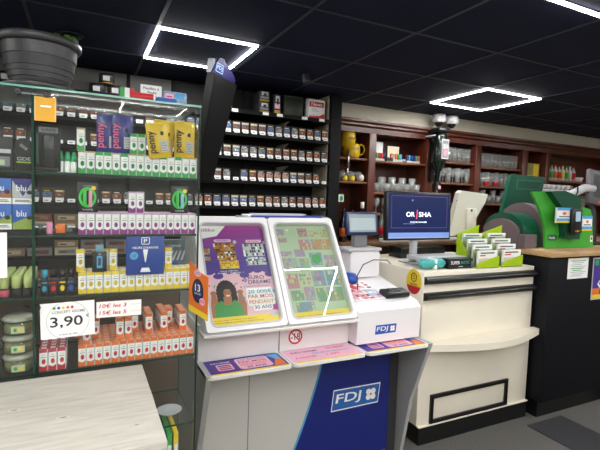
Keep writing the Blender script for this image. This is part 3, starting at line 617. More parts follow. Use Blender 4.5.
def fdj(M_, w_, h, bg):
    m = MB(M_); m.flat([(0, 0), (w_*.96, h*.02), (w_, h*.98), (w_*.04, h)], .0005, paper); m.flat([(w_*.015, h*.05), (w_*.95, h*.07), (w_*.985, h*.93), (w_*.05, h*.95)], .001, bg)
    m.text('FDJ', w_*.34, h*.5, w_*.5, h*.55, .0015, paper, skew=.15)
    for a in (45, 135, 225, 315): m.flat(ell(w_*.8+w_*.068*math.cos(math.radians(a)), h*.5+w_*.068*math.sin(math.radians(a)), w_*.055, w_*.055, 10), .0015, paper)
    m.flat(ell(w_*.8, h*.5, w_*.02, w_*.02, 6), .002, red); return m
fdj(FX(1.255, 2.09, .385), .335, .125, mat('logo_blue', '2A5FA8', .4)).build('logo', bl)
for x0, x1, n_ in ((LX0-.005, LX0+.02, 'left'), (LX1-.012, LX1+.012, 'right')):
    m = MB(); m.poly([(-1.85, .80), (-1.99, .42), (-2.06, .05), (-2.06, 0), (-2.5, 0), (-2.5, .80)], -x1, -x0, mat('side_grey', 'A5A5A6', .4), frame((0, 0, 0), (0, -1, 0), (0, 0, 1)) if False else Matrix(((0, 0, -1, 0), (-1, 0, 0, 0), (0, 1, 0, 0), (0, 0, 0, 1)))); m.build('side_panel', lot)
# three shallow lips with printed inserts
def euro_lines(m, x0, x1, y0, y1, z, cols):
    ls = ['20 000€', 'PAR MOIS', 'PENDANT', '30 ANS']; h = (y1-y0)/4
    for k, (s_, c) in enumerate(zip(ls, cols)): m.text(s_, (x0+x1)/2, y1-h*(k+.5), (x1-x0)*(1, .96, .92, .66)[k], h*.72, z, c)
for k in range(3):
    x0 = LX0-.005+.42*k; x1 = x0+.415
    m = MB(FT(0, 0, .795)); m.poly(rrect(x0, 1.845, x1, 2.045, .03), -.012, 0, lw); m.ring(rrect(x0, 1.845, x1, 2.045, .03), rrect(x0+.01, 1.855, x1-.01, 2.035, .024), 0, .003, lw); tr = m.build('leaflet_tray', lot)
    m = MB(FT(0, 0, .7955)); c = [violet, rose, violet][k]; m.poly(rrect(x0+.010, 1.855, x1-.010, 2.034, .012), 0, .001, c)
    m.rect(x0+.016, 1.858, x1-.016, 1.874, .0014, yellow)
    if k != 1:
        m.flat([(x1-.08, 1.882), (x1-.02, 1.882), (x1-.02, 1.95), (x1-.05, 1.96)], .0014, orange); m.flat([(x1-.05, 1.96), (x1-.02, 1.95), (x1-.02, 2.02), (x1-.08, 2.02)], .0014, bblue)
        m.flat(rrect(x0+.17, 1.886, x0+.335, 2.018, .02), .0018, rose); euro_lines(m, x0+.18, x0+.325, 1.89, 2.014, .0022, [bblue, red, orange, violet])
        m.flat(rrect(x0+.07, 1.90, x0+.145, 1.975, .01), .0018, rose); 
        for q in range(3): m.rect(x0+.078, 1.91+.02*q, x0+.137, 1.922+.02*q, .0022, [magenta, red, violet][q])
        m.text('EURO DREAMS', x0+.10, 1.995, .09, .014, .0018, paper)
    else:
        m.text('EURO DREAMS', x0+.12, 1.99, .15, .022, .0018, navy); m.text('10 000€', x0+.31, 2.0, .11, .022, .0018, red); m.text('PAR MOIS PENDANT', x0+.26, 1.955, .22, .022, .0018, bblue); m.text('1 AN', x0+.25, 1.92, .07, .02, .0018, red); m.text('A GAGNER', x0+.10, 1.92, .12, .018, .0018, magenta)
    m.build('printed_insert', tr)
MB().box(LX0, LX1-.43, 2.035, 2.10, .795, .975, lw).box(.897, .901, 2.031, 2.035, .80, .97, grey).build('rear_upstand', lot)
MB().box(LX0, LX1-.43, 2.10, 2.55, .79, .97, lw).build('rear_body', lot)
MB().box(LX0, LX1-.43, 1.935, 2.035, .94, .955, lw, .003).build('ledge', lot)
m = MB(); m.poly([(-1.975, .96), (-2.275, 1.425), (-2.29, 1.462), (-2.55, 1.462), (-2.55, .96)], -(LX1-.435), -(LX0+.01), lw, Matrix(((0, 0, -1, 0), (-1, 0, 0, 0), (0, 1, 0, 0), (0, 0, 0, 1)))); m.build('sloping_body', lot)
SL = Vector((0, .333, .504)); HL = SL.length
FR = lambda x: frame((x, 1.94, .962), (1, 0, 0), tuple(SL))
for k, x in enumerate((.498, .905)):
    F = FR(x); W = .402
    m = MB(F); m.ring(rrect(0, 0, W, HL, .018), rrect(.034, .028, W-.026, HL-.038, .028), -.035, .012, white); m.ring(rrect(.026, .020, W-.018, HL-.030, .03), rrect(.034, .028, W-.026, HL-.038, .028), .012, .015, lgrey)
    fr = m.build('poster_frame', lot)
    # poster surface inside the frame: u 0.03..0.38, v 0.02..0.58
    m = MB(F); a, b, c_, d = .030, W-.022, .022, HL-.032; w_ = b-a; h = d-c_; U = lambda u: a+w_*u; V = lambda v: d-h*v
    R_ = lambda u0, v0, u1, v1, z, mt: m.rect(U(u0), V(v1), U(u1), V(v0), z, mt)
    z0 = -.015
    if k == 0:
        m.rect(a, c_, b, d, z0, mat('poster_pink', 'E3B4C8', .5))
        cols = ['A23A93', '973793', '8A3592', '7C3390', '6D318F', '5E2F8E', '502E8D', '472C8A']
        for q in range(8): R_(0, .055*q, 1, .055*(q+1)+(.04 if q == 7 else 0), z0+.0004, mat('grad%d' % q, cols[q], .5))
        for q in range(7): m.flat(ell(U((q+.5)/7), V(.475), w_*.082, h*.035, 12), z0+.0005, mat('grad7', '472C8A'))
        for q in range(6): m.flat(ell(U((q)/5.2), V(.525), w_*.075, h*.028, 12), z0+.00045, mat('grad7', '472C8A')) if q % 2 else None
        m.flat([(U(0), V(0)), (U(.42), V(0)), (U(.25), V(.12)), (U(.16), V(.13)), (U(.0), V(.15))], z0+.0008, paper); m.text('Illiko', U(.14), V(.055), w_*.2, h*.035, z0+.0012, magenta, skew=.3)
        for (u0, v0, u1, c1) in ((.20, .155, .46, 'a'), (.68, .165, .93, 'b')):
            m.flat(rrect(U(u0), V(v0+.03), U(u1), V(v0), .007), z0+.0012, rose); m.text('NOUVEAU', U((u0+u1)/2), V(v0+.015), w_*.18, h*.014, z0+.0016, violet)
            m.flat(ell(U(u1+.05), V(v0+.03), .010, .010, 12), z0+.0012, lgrey)
        r = random.Random(5); pal1 = [gold, orange, mat('p_tan', 'C9A468'), ink, mat('p_rust', '8A4632'), paper]; pal2 = [lgrey, paper, violet, mat('p_mint', '9FC7B8'), ink, grey]
        for (u0, v0, u1, v1, pal) in ((.18, .2, .5, .275, pal1), (.22, .285, .5, .37, pal1), (.24, .375, .52, .455, [yellow, orange, gold, mat('p_tan', 'C9A468')]), (.62, .21, .95, .34, pal2), (.64, .35, .95, .43, pal2), (.02, .25, .12, .31, pal1), (.03, .33, .12, .37, pal1)):
            R_(u0, v0, u1, v1, z0+.0012, pal[0])
            for i in range(10):
                for j in range(4):
                    if r.random() < .8: R_(u0+(u1-u0)*i/10, v0+(v1-v0)*j/4, u0+(u1-u0)*(i+.85)/10, v0+(v1-v0)*(j+.8)/4, z0+.0016, r.choice(pal))
        m.text('VOS RÊVES', U(.36), V(.478), w_*.26, h*.013, z0+.0012, paper); m.text("JUSQU'À 1 AN DE JEU", U(.36), V(.498), w_*.34, h*.015, z0+.0012, paper)
        # confetti
        for q in range(34):
            u = r.uniform(.02, .6); v = r.uniform(.56, .82); s_ = .004; t_ = r.random()*3; m.flat([(U(u)+s_*math.cos(t_+k2*1.57), V(v)+s_*1.6*math.sin(t_+k2*1.57)) for k2 in range(4)], z0+.0010, r.choice([red, bblue, violet, magenta, green]))
        # printed woman with curly dark hair and green top, fists up
        m.flat(ell(U(.275), V(.665), w_*.115, h*.08, 24), z0+.0013, hair); m.flat(ell(U(.19), V(.74), w_*.055, h*.06, 16), z0+.0013, hair); m.flat(ell(U(.37), V(.74), w_*.055, h*.06, 16), z0+.0013, hair)
        for q in range(22):
            t_ = q/22*2*math.pi; m.flat(ell(U(.275+.12*math.cos(t_)), V(.685+.10*math.sin(t_)), w_*.03, h*.022, 8), z0+.00135, hair)
        m.flat([(U(.04), V(.93)), (U(.03), V(.80)), (U(.06), V(.70)), (U(.12), V(.70)), (U(.15), V(.79)), (U(.18), V(.93))], z0+.0014, skin); m.flat([(U(.40), V(.93)), (U(.42), V(.79)), (U(.44), V(.70)), (U(.50), V(.70)), (U(.54), V(.80)), (U(.52), V(.93))], z0+.0014, skin)
        m.flat(ell(U(.09), V(.685), w_*.045, h*.022, 12), z0+.0015, skin); m.flat(ell(U(.47), V(.685), w_*.045, h*.022, 12), z0+.0015, skin); m.rect(U(.44), V(.755), U(.53), V(.735), z0+.0017, grey)
        m.flat([(U(.08), V(.93)), (U(.08), V(.80)), (U(.18), V(.755)), (U(.28), V(.79)), (U(.38), V(.755)), (U(.45), V(.80)), (U(.50), V(.93))], z0+.0016, mat('top_green', '3E8F4A', .6))
        m.flat([(U(.22), V(.72)), (U(.34), V(.72)), (U(.33), V(.79)), (U(.28), V(.80)), (U(.22), V(.79))], z0+.0017, skin); m.flat(ell(U(.285), V(.688), w_*.056, h*.046, 20), z0+.0018, skin)
        m.flat(ell(U(.26), V(.652), w_*.075, h*.024, 16, 0, 180), z0+.0019, hair); m.flat(ell(U(.29), V(.71), w_*.03, h*.010, 10, 180, 360), z0+.002, paper)
        for s_ in (-.03, .035): m.flat(ell(U(.285+s_), V(.68), w_*.012, h*.004, 8), z0+.002, ink)
        m.text('EURO', U(.745), V(.552), w_*.25, h*.036, z0+.0012, navy); m.text('DREAMS', U(.785), V(.598), w_*.34, h*.036, z0+.0012, navy); m.ring([(U(.57)+.012*math.cos(q*math.pi/2), V(.575)+.012*math.sin(q*math.pi/2)) for q in range(4)], [(U(.57)+.006*math.cos(q*math.pi/2), V(.575)+.006*math.sin(q*math.pi/2)) for q in range(4)], z0+.001, z0+.0012, navy)
        m.text('TIRAGE LE LUNDI ET JEUDI', U(.75), V(.638), w_*.36, h*.010, z0+.0012, violet)
        m.flat([(U(.88), V(.67)), (U(1), V(.68)), (U(1), V(.75)), (U(.9), V(.75))], z0+.0009, bblue); m.flat([(U(.88), V(.75)), (U(1), V(.75)), (U(1), V(.80)), (U(.86), V(.80))], z0+.0009, green); m.flat([(U(.8), V(.80)), (U(1), V(.80)), (U(1), V(.88)), (U(.8), V(.86))], z0+.0009, magenta)
        m.flat(rrect(U(.56), V(.722), U(.96), V(.655), .01), z0+.0013, paper); m.flat(rrect(U(.55), V(.775), U(.98), V(.705), .01), z0+.0013, paper); m.flat(rrect(U(.56), V(.825), U(.97), V(.76), .01), z0+.0013, paper); m.flat(rrect(U(.63), V(.87), U(.92), V(.81), .01), z0+.0013, paper)
        for s_, u, v, ww, c1 in (('20 000€', .76, .69, .36, mat('vivid_blue', '1C78C0', .5)), ('PAR MOIS', .765, .738, .38, red), ('PENDANT', .765, .79, .37, mat('vivid_orange', 'D4551C', .5)), ('30 ANS', .775, .84, .26, violet)): m.text(s_, U(u), V(v), w_*ww, h*.034, z0+.0017, c1)
        R_(0, .905, 1, 1, z0+.0022, yellow); m.text('LES JEUX SONT INTERDITS AUX MINEURS', U(.35), V(.935), w_*.6, h*.008, z0+.0026, ink); m.text('ENDETTEMENT, ISOLEMENT, DEPENDANCE', U(.4), V(.955), w_*.7, h*.008, z0+.0026, ink); R_(.86, .90, .99, .93, z0+.0026, lgrey)
        m.build('euro_poster', fr)
    else:
        m.rect(a, c_, b, d, z0, paleg); r = random.Random(11)
        pal = [mat('q%d' % i, h_, .5) for i, h_ in enumerate(['8FB08A', 'C7B76A', 'B97F86', '7D8FB8', 'B98B5C', '9DA8A2', '6F9A72', 'A48BB0', 'C4BE95', '6E8F9A'])]
        for u, v, ww, hh in ((.03, .05, .15, .07), (.42, .04, .17, .1), (.63, .06, .18, .08), (.83, .05, .14, .1), (.06, .15, .14, .05), (.40, .17, .2, .12), (.62, .17, .2, .12), (.83, .17, .14, .12), (.04, .30, .2, .05), (.28, .28, .18, .08), (.05, .37, .25, .14), (.32, .38, .18, .14), (.53, .32, .22, .14), (.78, .35, .2, .14), (.05, .54, .2, .15), (.27, .54, .2, .12), (.49, .52, .22, .16), (.73, .52, .24, .16), (.08, .71, .2, .1), (.30, .68, .18, .14), (.5, .70, .16, .14), (.68, .70, .28, .14), (.12, .83, .3, .1)):
            R_(u, v, u+ww, v+hh, z0+.0006, r.choice(pal)); 
            for i in range(5):
                for j in range(3):
                    if r.random() < .6: R_(u+ww*(i+.1)/5, v+hh*(j+.1)/3, u+ww*(i+.9)/5, v+hh*(j+.85)/3, z0+.001, r.choice(pal))
        m.flat(ell(U(.24), V(.06), .008, .008, 10), z0+.001, white); m.text('JACKPOT', U(.51), V(.08), w_*.14, h*.02, z0+.0014, navy); m.text('CASH', U(.60), V(.60), w_*.12, h*.03, z0+.0014, red); m.flat(ell(U(.64), V(.39), .03, .03, 16), z0+.0014, green)
        R_(0, .925, 1, 1, z0+.0014, yellow); m.text('LES JEUX SONT INTERDITS AUX MINEURS', U(.45), V(.965), w_*.8, h*.012, z0+.0018, ink)
        m.build('ticket_poster', fr)
    g = MB(F); g.rect(.030, .024, W-.022, HL-.034, .004, glass('frame_glass%d' % k, 'F4F8F4' if k == 0 else 'F0F6F0', .97 if k == 0 else .95, .01 if k else .35, .5 if k == 0 else .8, .0 if k == 0 else .06)); g.build('glass_cover', fr)  # right cover has a pale veil mixed in as reflection haze
# no-minors sign on the upstand
t = MB(FX(.990, 2.034, .868)); t.poly(ell(0, 0, .040, .040, 32), 0, .001, paper); t.ring(ell(0, 0, .040, .040, 32), ell(0, 0, .031, .031, 32), .001, .0015, red); t.text('-18', .0, 0, .054, .036, .0012, ink); t.flat([(-.026, .021), (-.021, .026), (.026, -.021), (.021, -.026)], .0018, red); t.build('age_sign', lot)
# right control block
m = MB(); m.poly([(-1.955, .808), (-1.95, .985), (-1.985, 1.015), (-2.55, 1.13), (-2.55, .808)], -(LX1-.0), -(LX1-.428), white, Matrix(((0, 0, -1, 0), (-1, 0, 0, 0), (0, 1, 0, 0), (0, 0, 0, 1)))); cb = m.build('control_block', lot)
fdj(FX(1.43, 1.952, .85), .15, .058, blue).build('logo', cb)
FB = lambda x: frame((x, 1.99, 1.017), (1, 0, 0), (0, .56, .114))
t = thing('magazine', 'open red and white gaming leaflet on the white block beside the frames', 'leaflet', (0, 0, 0)); m = MB(FB(0)); m.box(1.345, 1.565, .04, .30, .002, .008, paper, 0); m.build('pages', t)
m = MB(FB(0)); r = random.Random(9)
m.rect(1.348, .20, 1.50, .298, .0083, mat('mag_red', 'C0525A')); m.rect(1.35, .045, 1.46, .19, .0083, mat('mag_rose', 'D89AA0')); m.rect(1.47, .045, 1.56, .17, .0083, mat('mag_blue', 'A9B4CC'))
for i in range(6):
    for j in range(7): m.rect(1.35+.035*i, .045+.035*j, 1.35+.035*i+r.uniform(.015, .033), .045+.035*j+r.uniform(.01, .03), .0085, r.choice([red, rose, lgrey, mat('dull_red', 'B04A50'), paper, navy]))
m.build('print', t)
t = thing('card_terminal', 'small black card payment terminal on the white lottery block', 'card terminal', (0, 0, 0)); MB(FB(0)).box(1.55, 1.72, .03, .11, .002, .035, black, .008).build('terminal_body', t); MB(FB(0)).box(1.60, 1.66, .05, .10, .035, .038, dark).build('keypad', t)
t = thing('blue_cap_box', 'small rounded blue box half hidden behind the right frame', 'box', (1.475, 2.30, 1.075)); MB().lathe([(.055, 0), (.055, .03), (.04, .055), (0, .06)], (0, 0, 0), blue).build('box_body', t)
# white pedestal with the small screen
t = thing('customer_display', 'small blue framed customer screen on a white pedestal', 'display', (1.61, 2.40, 1.095))
m = MB(); m.poly(rrect(-.11, 0, .11, .165, .02), -.07, .07, white, FX(0, 0, 0)); m.build('pedestal', t); MB().box(-.13, .12, -.08, .06, .165, .185, lgrey, .006).build('platform', t); MB().box(-.055, .045, -.02, .02, .185, .30, grey, .005).build('neck', t)
FD = Matrix.Translation((0, -.03, .265)) @ Matrix.Rotation(math.radians(-10), 4, 'X')
MB(FD).box(-.122, .115, -.012, .02, 0, .148, mat('bezel_blue', '142350', .35), .006).build('screen_frame', t); m = MB(FD @ FX(0, -.012, 0)); m.rect(-.105, .018, .098, .132, .001, mat('display_glow', '7C888E', .3, emit=.22)); m.rect(-.098, .03, .088, .108, .0014, mat('display_glow2', '98A6AA', .3, emit=.22)); m.build('screen_panel', t)
t = tag(MB().tube([(1.40+.02, 2.12, 1.07), (1.44, 2.16, 1.14), (1.50, 2.19, 1.20), (1.58, 2.20, 1.225), (1.68, 2.20, 1.22), (1.74, 2.24, 1.19)][::-1], .003, black).build('cable'), 'thin black cable arching in front of the white pedestal', 'cable')
# orange leaflet clipped on the left
uL = Vector((.036, -.11, 0)); uL.normalize()
t = thing('orange_flyer', 'orange and yellow flyer with a number 13 beside the glass case', 'flyer', (.320, 1.487, 1.203))
F = frame((0, 0, 0), tuple(uL), (0, 0, 1)) @ Matrix.Scale(.775, 4); m = MB(F); m.poly([(0, 0), (.15, -.018), (.15, .165), (.095, .175), (.0, .215)], -.002, 0, orange); m.build('flyer_sheet', t)
m = MB(F); m.flat([(0, 0), (.15, -.018), (.15, .008), (0, .026)], .0006, yellow); m.flat(ell(.072, .095, .045, .052, 24), .0006, ink); m.flat(ell(.072, .095, .036, .042, 24), .001, navy); m.text('13', .072, .108, .04, .03, .0014, paper); m.text('POINTS DE VENTE', .072, .083, .05, .006, .0014, paper)
m.flat(ell(.11, .055, .022, .016, 12), .0018, rose); m.text('FDJ', .11, .055, .03, .012, .002, red); m.flat(ell(.07, .17, .028, .014, 14), .001, rose); m.text('LOTO', .07, .17, .04, .012, .0014, navy); m.build('print', t)
# leaflets lying on the top edge of the frames
t = thing('leaflet_holder', 'flat blue and clear leaflet holder lying along the top of the frames', 'leaflet holder', (1.05, 2.335, 1.464))
MB().box(-.27, .25, -.05, .10, .000, .012, mat('clear_plate', '9FA6AC', .15), .002).build('base_plate', t); MB().box(-.23, .21, -.055, -.045, .002, .02, mid_b, .002).build('blue_strip', t)
MB().box(-.24, .10, -.03, .08, .013, .02, paper).box(-.2, .12, -.02, .06, .02, .026, lgrey).build('leaflet_stack', t)

# ================================================================ CREAM CHECKOUT COUNTER
cc = thing('checkout_counter', 'cream checkout counter with black rails and black framed panel', 'counter', (0, 0, 0))
MB().box(1.945, 2.995, 2.16, 2.98, .125, 1.137, cream, .003).build('counter_body', cc)
MB().box(1.955, 2.99, 2.145, 2.97, 0, .12, black).box(1.95, 2.995, 2.14, 2.16, .118, .126, cream).build('plinth', cc)
for z in (1.083, .979):
    m = MB(); n = 8; pts = [(0, -.026)]+[(.040*math.sin(math.pi*(k+1)/(n+2))**.6, -.026+.052*(k+1)/(n+2)) for k in range(n+1)]+[(0, .026)]
    m.poly([(-2.16+a, z+b) for a, b in pts], -2.995, -1.95, black, Matrix(((0, 0, -1, 0), (-1, 0, 0, 0), (0, 1, 0, 0), (0, 0, 0, 1)))); m.build('bumper_rail', cc)
m = MB(FT(0, 0, .635)); arc = [(1.975, 2.155), (1.975, 2.105)]+[(1.975+(3.022-1.975)*t/14, 2.105-.115*math.sin(math.pi*t/14)) for t in range(1, 14)]+[(3.022, 2.105), (3.022, 2.155)]
m.poly(arc, 0, .045, cream); m.build('bag_ledge', cc)
m = MB(FX(0, 2.16, 0)); o4 = [(2.05, .125), (2.78, .125), (2.78, .32), (2.05, .32)]; i4 = [(2.075, .15), (2.755, .15), (2.755, .295), (2.075, .295)]; m.ring(o4, i4, 0, .014, black); m.ring([(2.058, .133), (2.772, .133), (2.772, .312), (2.058, .312)], [(2.066, .141), (2.764, .141), (2.764, .304), (2.066, .304)], .014, .019, black); m.build('panel_moulding', cc)
t = thing('round_sticker', 'yellow and red oval security sticker on the side of the cream counter', 'sticker', (1.944, 2.25, 1.062)); F = FL(0, 0, 0)
MB(F).poly(ell(0, 0, .072, .082, 32), 0, .001, yellow).build('sticker_disc', t)
m = MB(F); m.flat(ell(0, -.0, .072, .082, 16, 200, 340), .0014, red); m.ring([(0, .062), (-.028, .045), (-.026, .012), (0, -.006), (.026, .012), (.028, .045)], [(0, .055), (-.021, .041), (-.020, .014), (0, .001), (.020, .014), (.021, .041)], .001, .002, ink); m.ring(ell(0, .03, .012, .014, 16), ell(0, .03, .008, .010, 16), .001, .002, ink); m.text('VERIFIEZ', 0, -.018, .075, .014, .0018, ink); m.build('print', t)
# checkout screen
t = thing('checkout_screen', 'black framed checkout screen showing the Orisha logo on navy', 'screen', (2.175, 2.52, 1.138))
MB().box(-.09, .09, -.08, .08, 0, .008, lgrey, .003).build('base', t); MB().cyl((-.02, 0, .008), (-.02, .0, .20), .028, lgrey, n=16).build('stand', t)
FD = Matrix.Translation((0, -.03, .168)) @ Matrix.Rotation(math.radians(-3), 4, 'X'); MB(FD).box(-.295, .293, -.012, .03, 0, .345, mat('monitor_black', '1A1B20', .3), .006).build('screen_frame', t)
nb = mat('screen_navy', '141F48', .25, emit=.45); m = MB(FD @ FX(0, -.0125, 0)); m.rect(-.280, .015, .278, .330, .0006, nb); m.rect(-.28, .022, .278, .055, .001, mat('screen_bar', '6F88C8', .3, emit=.35)); m.rect(-.28, .015, .278, .022, .001, mat('screen_bar2', '98A4CC', .3, emit=.3))
sw = mat('screen_white', 'E8ECFF', .3, emit=1.0); m.text('OR', -.088, .185, .075, .034, .0012, sw); m.text('SHA', .045, .185, .115, .034, .0012, sw); m.flat([(-.037, .152), (-.029, .152), (-.022, .218), (-.030, .218)], .0012, mat('screen_red', 'D05068', .3, emit=.7)); m.text('LOGICIEL DE CAISSE', -.015, .130, .15, .010, .0012, sw); m.text('BIENVENUE', -.1, .118, .1, .006, .0012, mat('screen_bar', '7E96D8')); m.flat(ell(-.07, .285, .007, .007, 8), .0012, mat('screen_bar', '7E96D8'))
m.ring([(-.255, .088), (.255, .088), (.255, .315), (-.255, .315)], [(-.253, .09), (.253, .09), (.253, .313), (-.253, .313)], .001, .0012, mat('screen_line', '6B4C78', .4, emit=.4)); m.build('screen_picture', t)
# accessory box with teal scarf
t = thing('product_box', 'black and teal product box lying open on the cream counter', 'box', (2.33, 2.30, 1.138))
MB().box(-.13, .092, -.09, .12, 0, .068, black, .002).build('box_body', t); MB().box(-.30, .10, -.02, .14, .05, .075, lgrey, .004).build('inner_tray', t)
m = MB(FX(0, -.09, 0)); m.text('SUPER', -.07, .042, .08, .022, .001, paper); m.text('MATIC', .02, .042, .08, .022, .001, teal); m.rect(-.04, .012, .0, .018, .001, lgrey); m.rect(.075, .008, .088, .048, .001, grey); m.build('print', t)
t = thing('teal_scarf', 'folded teal packet tied with a clip left of the black box', 'packet', (2.085, 2.245, 1.138))
m = MB(); b = bmesh.new(); bmesh.ops.create_icosphere(b, subdivisions=3, radius=1); 
for v in b.verts:
    f = .55+.45*min(1, abs(v.co.x)*1.6); v.co = Vector((v.co.x*.115, v.co.y*.045, .040+v.co.z*.040*f+.004*math.sin(v.co.x*25+v.co.z*6)))
m.merge(b, teal, None, True); m.build('cloth', t); MB().box(-.008, .008, -.042, .042, .004, .074, paper, .003).build('clip', t)
# leaflet racks
def rack(x, lab, lab2):
    t = thing('leaflet_rack', lab, 'leaflet rack', (x, 2.172, 1.138)); W = .105
    m = MB(FX(0, .004, 0)); m.poly([(-W, 0), (W, 0), (W, .085), (-W, .035)], -.004, 0, lime); m.build('front_pocket', t)
    m = MB(FX(0, .20, 0)); m.poly([(-W, 0), (W, 0), (W, .285), (-W, .225)], -.004, 0, lime); m.build('back_panel', t)
    m = MB(FL(-W+.002, 0, 0)); m.poly([(-.20, 0), (-.10, 0), (-.10, .10), (-.15, .16), (-.20, .225)], -.002, .002, lime); m.build('side_plate', t)
    MB().box(-W, W, .004, .20, 0, .004, lime).build('base', t)
    for k in range(1, 4): MB().box(-W, W, .004+.047*k, .007+.047*k, .004, .085+.040*k, glass('acrylic', 'E8F0E0', .95, .03, 1.)).build('clear_divider', t)
    for k in range(4):
        c = thing('leaflet', lab2 % ['front', 'second', 'third', 'rear'][k], 'leaflet', (x, 2.187+.047*k, 1.143+.036*k), 0)
        MB().box(-W+.012, W-.010, 0, .012, 0, .115, paper).build('card', c); m = MB(FX(0, 0, 0)); r = random.Random(k*7+int(x*10))
        m.rect(-W+.035, .095, W-.04, .103, .0006, ink if k % 2 == 0 else navy); m.rect(-W+.03, .078, -W+.03+r.uniform(.04, .08), .086, .0006, r.choice([red, bblue, red])); m.rect(-W+.02, .02, W-.02, .062, .0006, mat('leaflet_tint%d' % (k % 2), ['D8C8BE', 'E4CDBE'][k % 2], .6)); m.build('print', c)
        MB().box(-W+.02, W-.03, .001, .011, -.036*k+.0002, 0, paper).build('lower_card', c) if k else None
rack(2.535, 'lime green leaflet rack, the left one of two on the cream counter', 'printed leaflet in the %s tier of the left lime rack')
rack(2.780, 'lime green leaflet rack, the right one of two on the cream counter', 'printed leaflet in the %s tier of the right lime rack')
# white terminal seen from behind
t = thing('till_terminal', 'off-white till screen seen from behind on the cream counter', 'till', (2.80, 2.70, 1.138))
m = MB(FX(-2.80, 0, -1.138)); m.poly([(2.655, 1.345), (2.672, 1.31), (2.86, 1.335), (3.045, 1.60), (3.065, 1.662), (2.77, 1.682), (2.745, 1.665)], -.03, .02, offwhite); m.build('screen_back', t)
MB().box(.02, .12, -.05, -.02, .10, .40, offwhite, .008).build('hinge_housing', t); MB().box(-.10, .14, -.09, .10, 0, .02, offwhite, .006).build('base', t); MB().cyl((.05, 0, .02), (.05, -.02, .2), .03, offwhite).build('stand', t)
m = MB(FX(0, -.05, 0)); m.rect(.045, .375, .065, .395, .001, ink); m.build('lock', t)
MB(Matrix.Translation((-2.80, 0, -1.138))).cyl((2.715, -.02, 1.60), (2.715, -.024, 1.60), .005, grey).build('screw', t)

# ================================================================ BLACK CABINET WITH OAK TOP
bc = thing('black_cabinet', 'tall black counter cabinet with an oak worktop at the right', 'counter', (0, 0, 0))
MB().box(3.03, 5.6, 2.06, 2.90, .13, 1.213, blacksat, .003).build('cabinet_body', bc); MB().box(3.05, 5.6, 2.10, 2.88, 0, .13, black).build('plinth', bc)
MB().box(3.0, 5.62, 2.03, 2.95, 1.214, 1.255, oak, .004).build('worktop', bc)
MB().box(3.86, 3.90, 2.035, 2.06, 0, 1.213, black).build('end_post', bc)
t = thing('notice_sheet', 'white printed notice on the black cabinet front', 'notice', (3.345, 2.054, 1.045)); MB().box(-.122, .122, 0, .001, 0, .155, paper).build('paper_sheet', t)
m = MB(FX(0, 0, 0))
for k in range(9): m.rect(-.09+.02*(k % 2), .13-.014*k, .09-.025*(k % 3), .136-.014*k, .0006, green if k in (0, 4, 5) else lgrey)
m.build('print', t)
t = thing('wall_poster', 'blue poster with yellow foot on the black cabinet at the right edge', 'poster', (3.68, 2.054, .865)); MB().box(-.15, .18, 0, .003, 0, .33, lgrey).build('poster_sheet', t)
m = MB(FX(0, 0, 0)); m.rect(-.14, .01, .17, .04, .0006, yellow); m.rect(-.14, .04, .17, .32, .0006, violet); m.rect(-.12, .27, -.08, .31, .001, green); m.text('Prix', 0.0, .17, .18, .06, .001, paper, ang=50); m.rect(-.14, .04, -.05, .09, .001, orange); m.build('print', t)

# ================================================================ GREEN TERMINAL MACHINE
ZB = 1.256
gm = thing('betting_terminal', 'bright green and dark green ticket machine on the oak worktop', 'ticket machine', (0, 0, 0))
m = MB(FX(0, 2.2, 0)); m.poly([(3.759, ZB+.002), (3.715, 1.515), (3.685, 1.565), (3.567, 1.584), (3.40, 1.625), (3.30, 1.66), (3.165, 1.691), (2.965, 1.684), (3.055, 1.575), (3.09, 1.52), (3.117, 1.469), (3.142, 1.41), (3.156, 1.347), (3.16, 1.28), (3.16, ZB+.002)][::-1], -.02, 0, bgreen); gp = m.build('front_plate', gm)
m = MB(FX(0, 2.2, 0)); m.flat(rrect(3.18, 1.318, 3.285, 1.362, .012), .001, dgreen); m.text('NobL', 3.232, 1.34, .075, .022, .0015, paper); m.build('logo', gp); m = MB(FX(0, 2.2, 0)); m.rect(3.71, 1.30, 3.745, 1.35, .001, paper); m.rect(3.717, 1.315, 3.738, 1.34, .0014, red); m.build('sticker', gp)
m = MB(FX(0, 2.2, 0)); m.poly([(3.30, ZB+.09), (3.42, ZB+.075), (3.495, 1.33), (3.486, 1.585), (3.466, 1.66), (3.277, 1.70), (3.115, 1.689), (3.261, 1.567), (3.315, 1.364)], 0, .05, dgreen); m.build('terminal_housing', gm)
MB().box(3.32, 3.70, 2.221, 2.74, ZB+.001, 1.55, dgreen, .02).build('rear_housing', gm)
MBX = Matrix(((0, 0, 1, 0), (1, 0, 0, 0), (0, 1, 0, 0), (0, 0, 0, 1)))   # (u,v,w) -> (Y,Z,X)
def arch(x0, x1, yc, hw, top_, mt, name, inner=0):
    pts = [(yc-hw, ZB+.001)]+[(yc-hw*math.cos(math.pi*k/16), ZB+.10+(top_-ZB-.10)*math.sin(math.pi*k/16)) for k in range(17)]+[(yc+hw, ZB+.001)]
    m = MB(MBX); m.poly(pts[::-1], x0, x1, mt); return m.build(name, gm)
arch(2.98, 3.01, 2.47, .165, 1.47, taupe, 'end_cap'); arch(3.01, 3.19, 2.47, .195, 1.52, dgreen, 'drum_cover'); arch(3.19, 3.24, 2.47, .15, 1.46, mat('rib_green', '16332B', .3), 'inner_roller'); arch(3.24, 3.32, 2.50, .22, 1.60, taupe, 'collar')
arch(2.985, 3.12, 2.32, .075, 1.36, taupe, 'front_bulge')
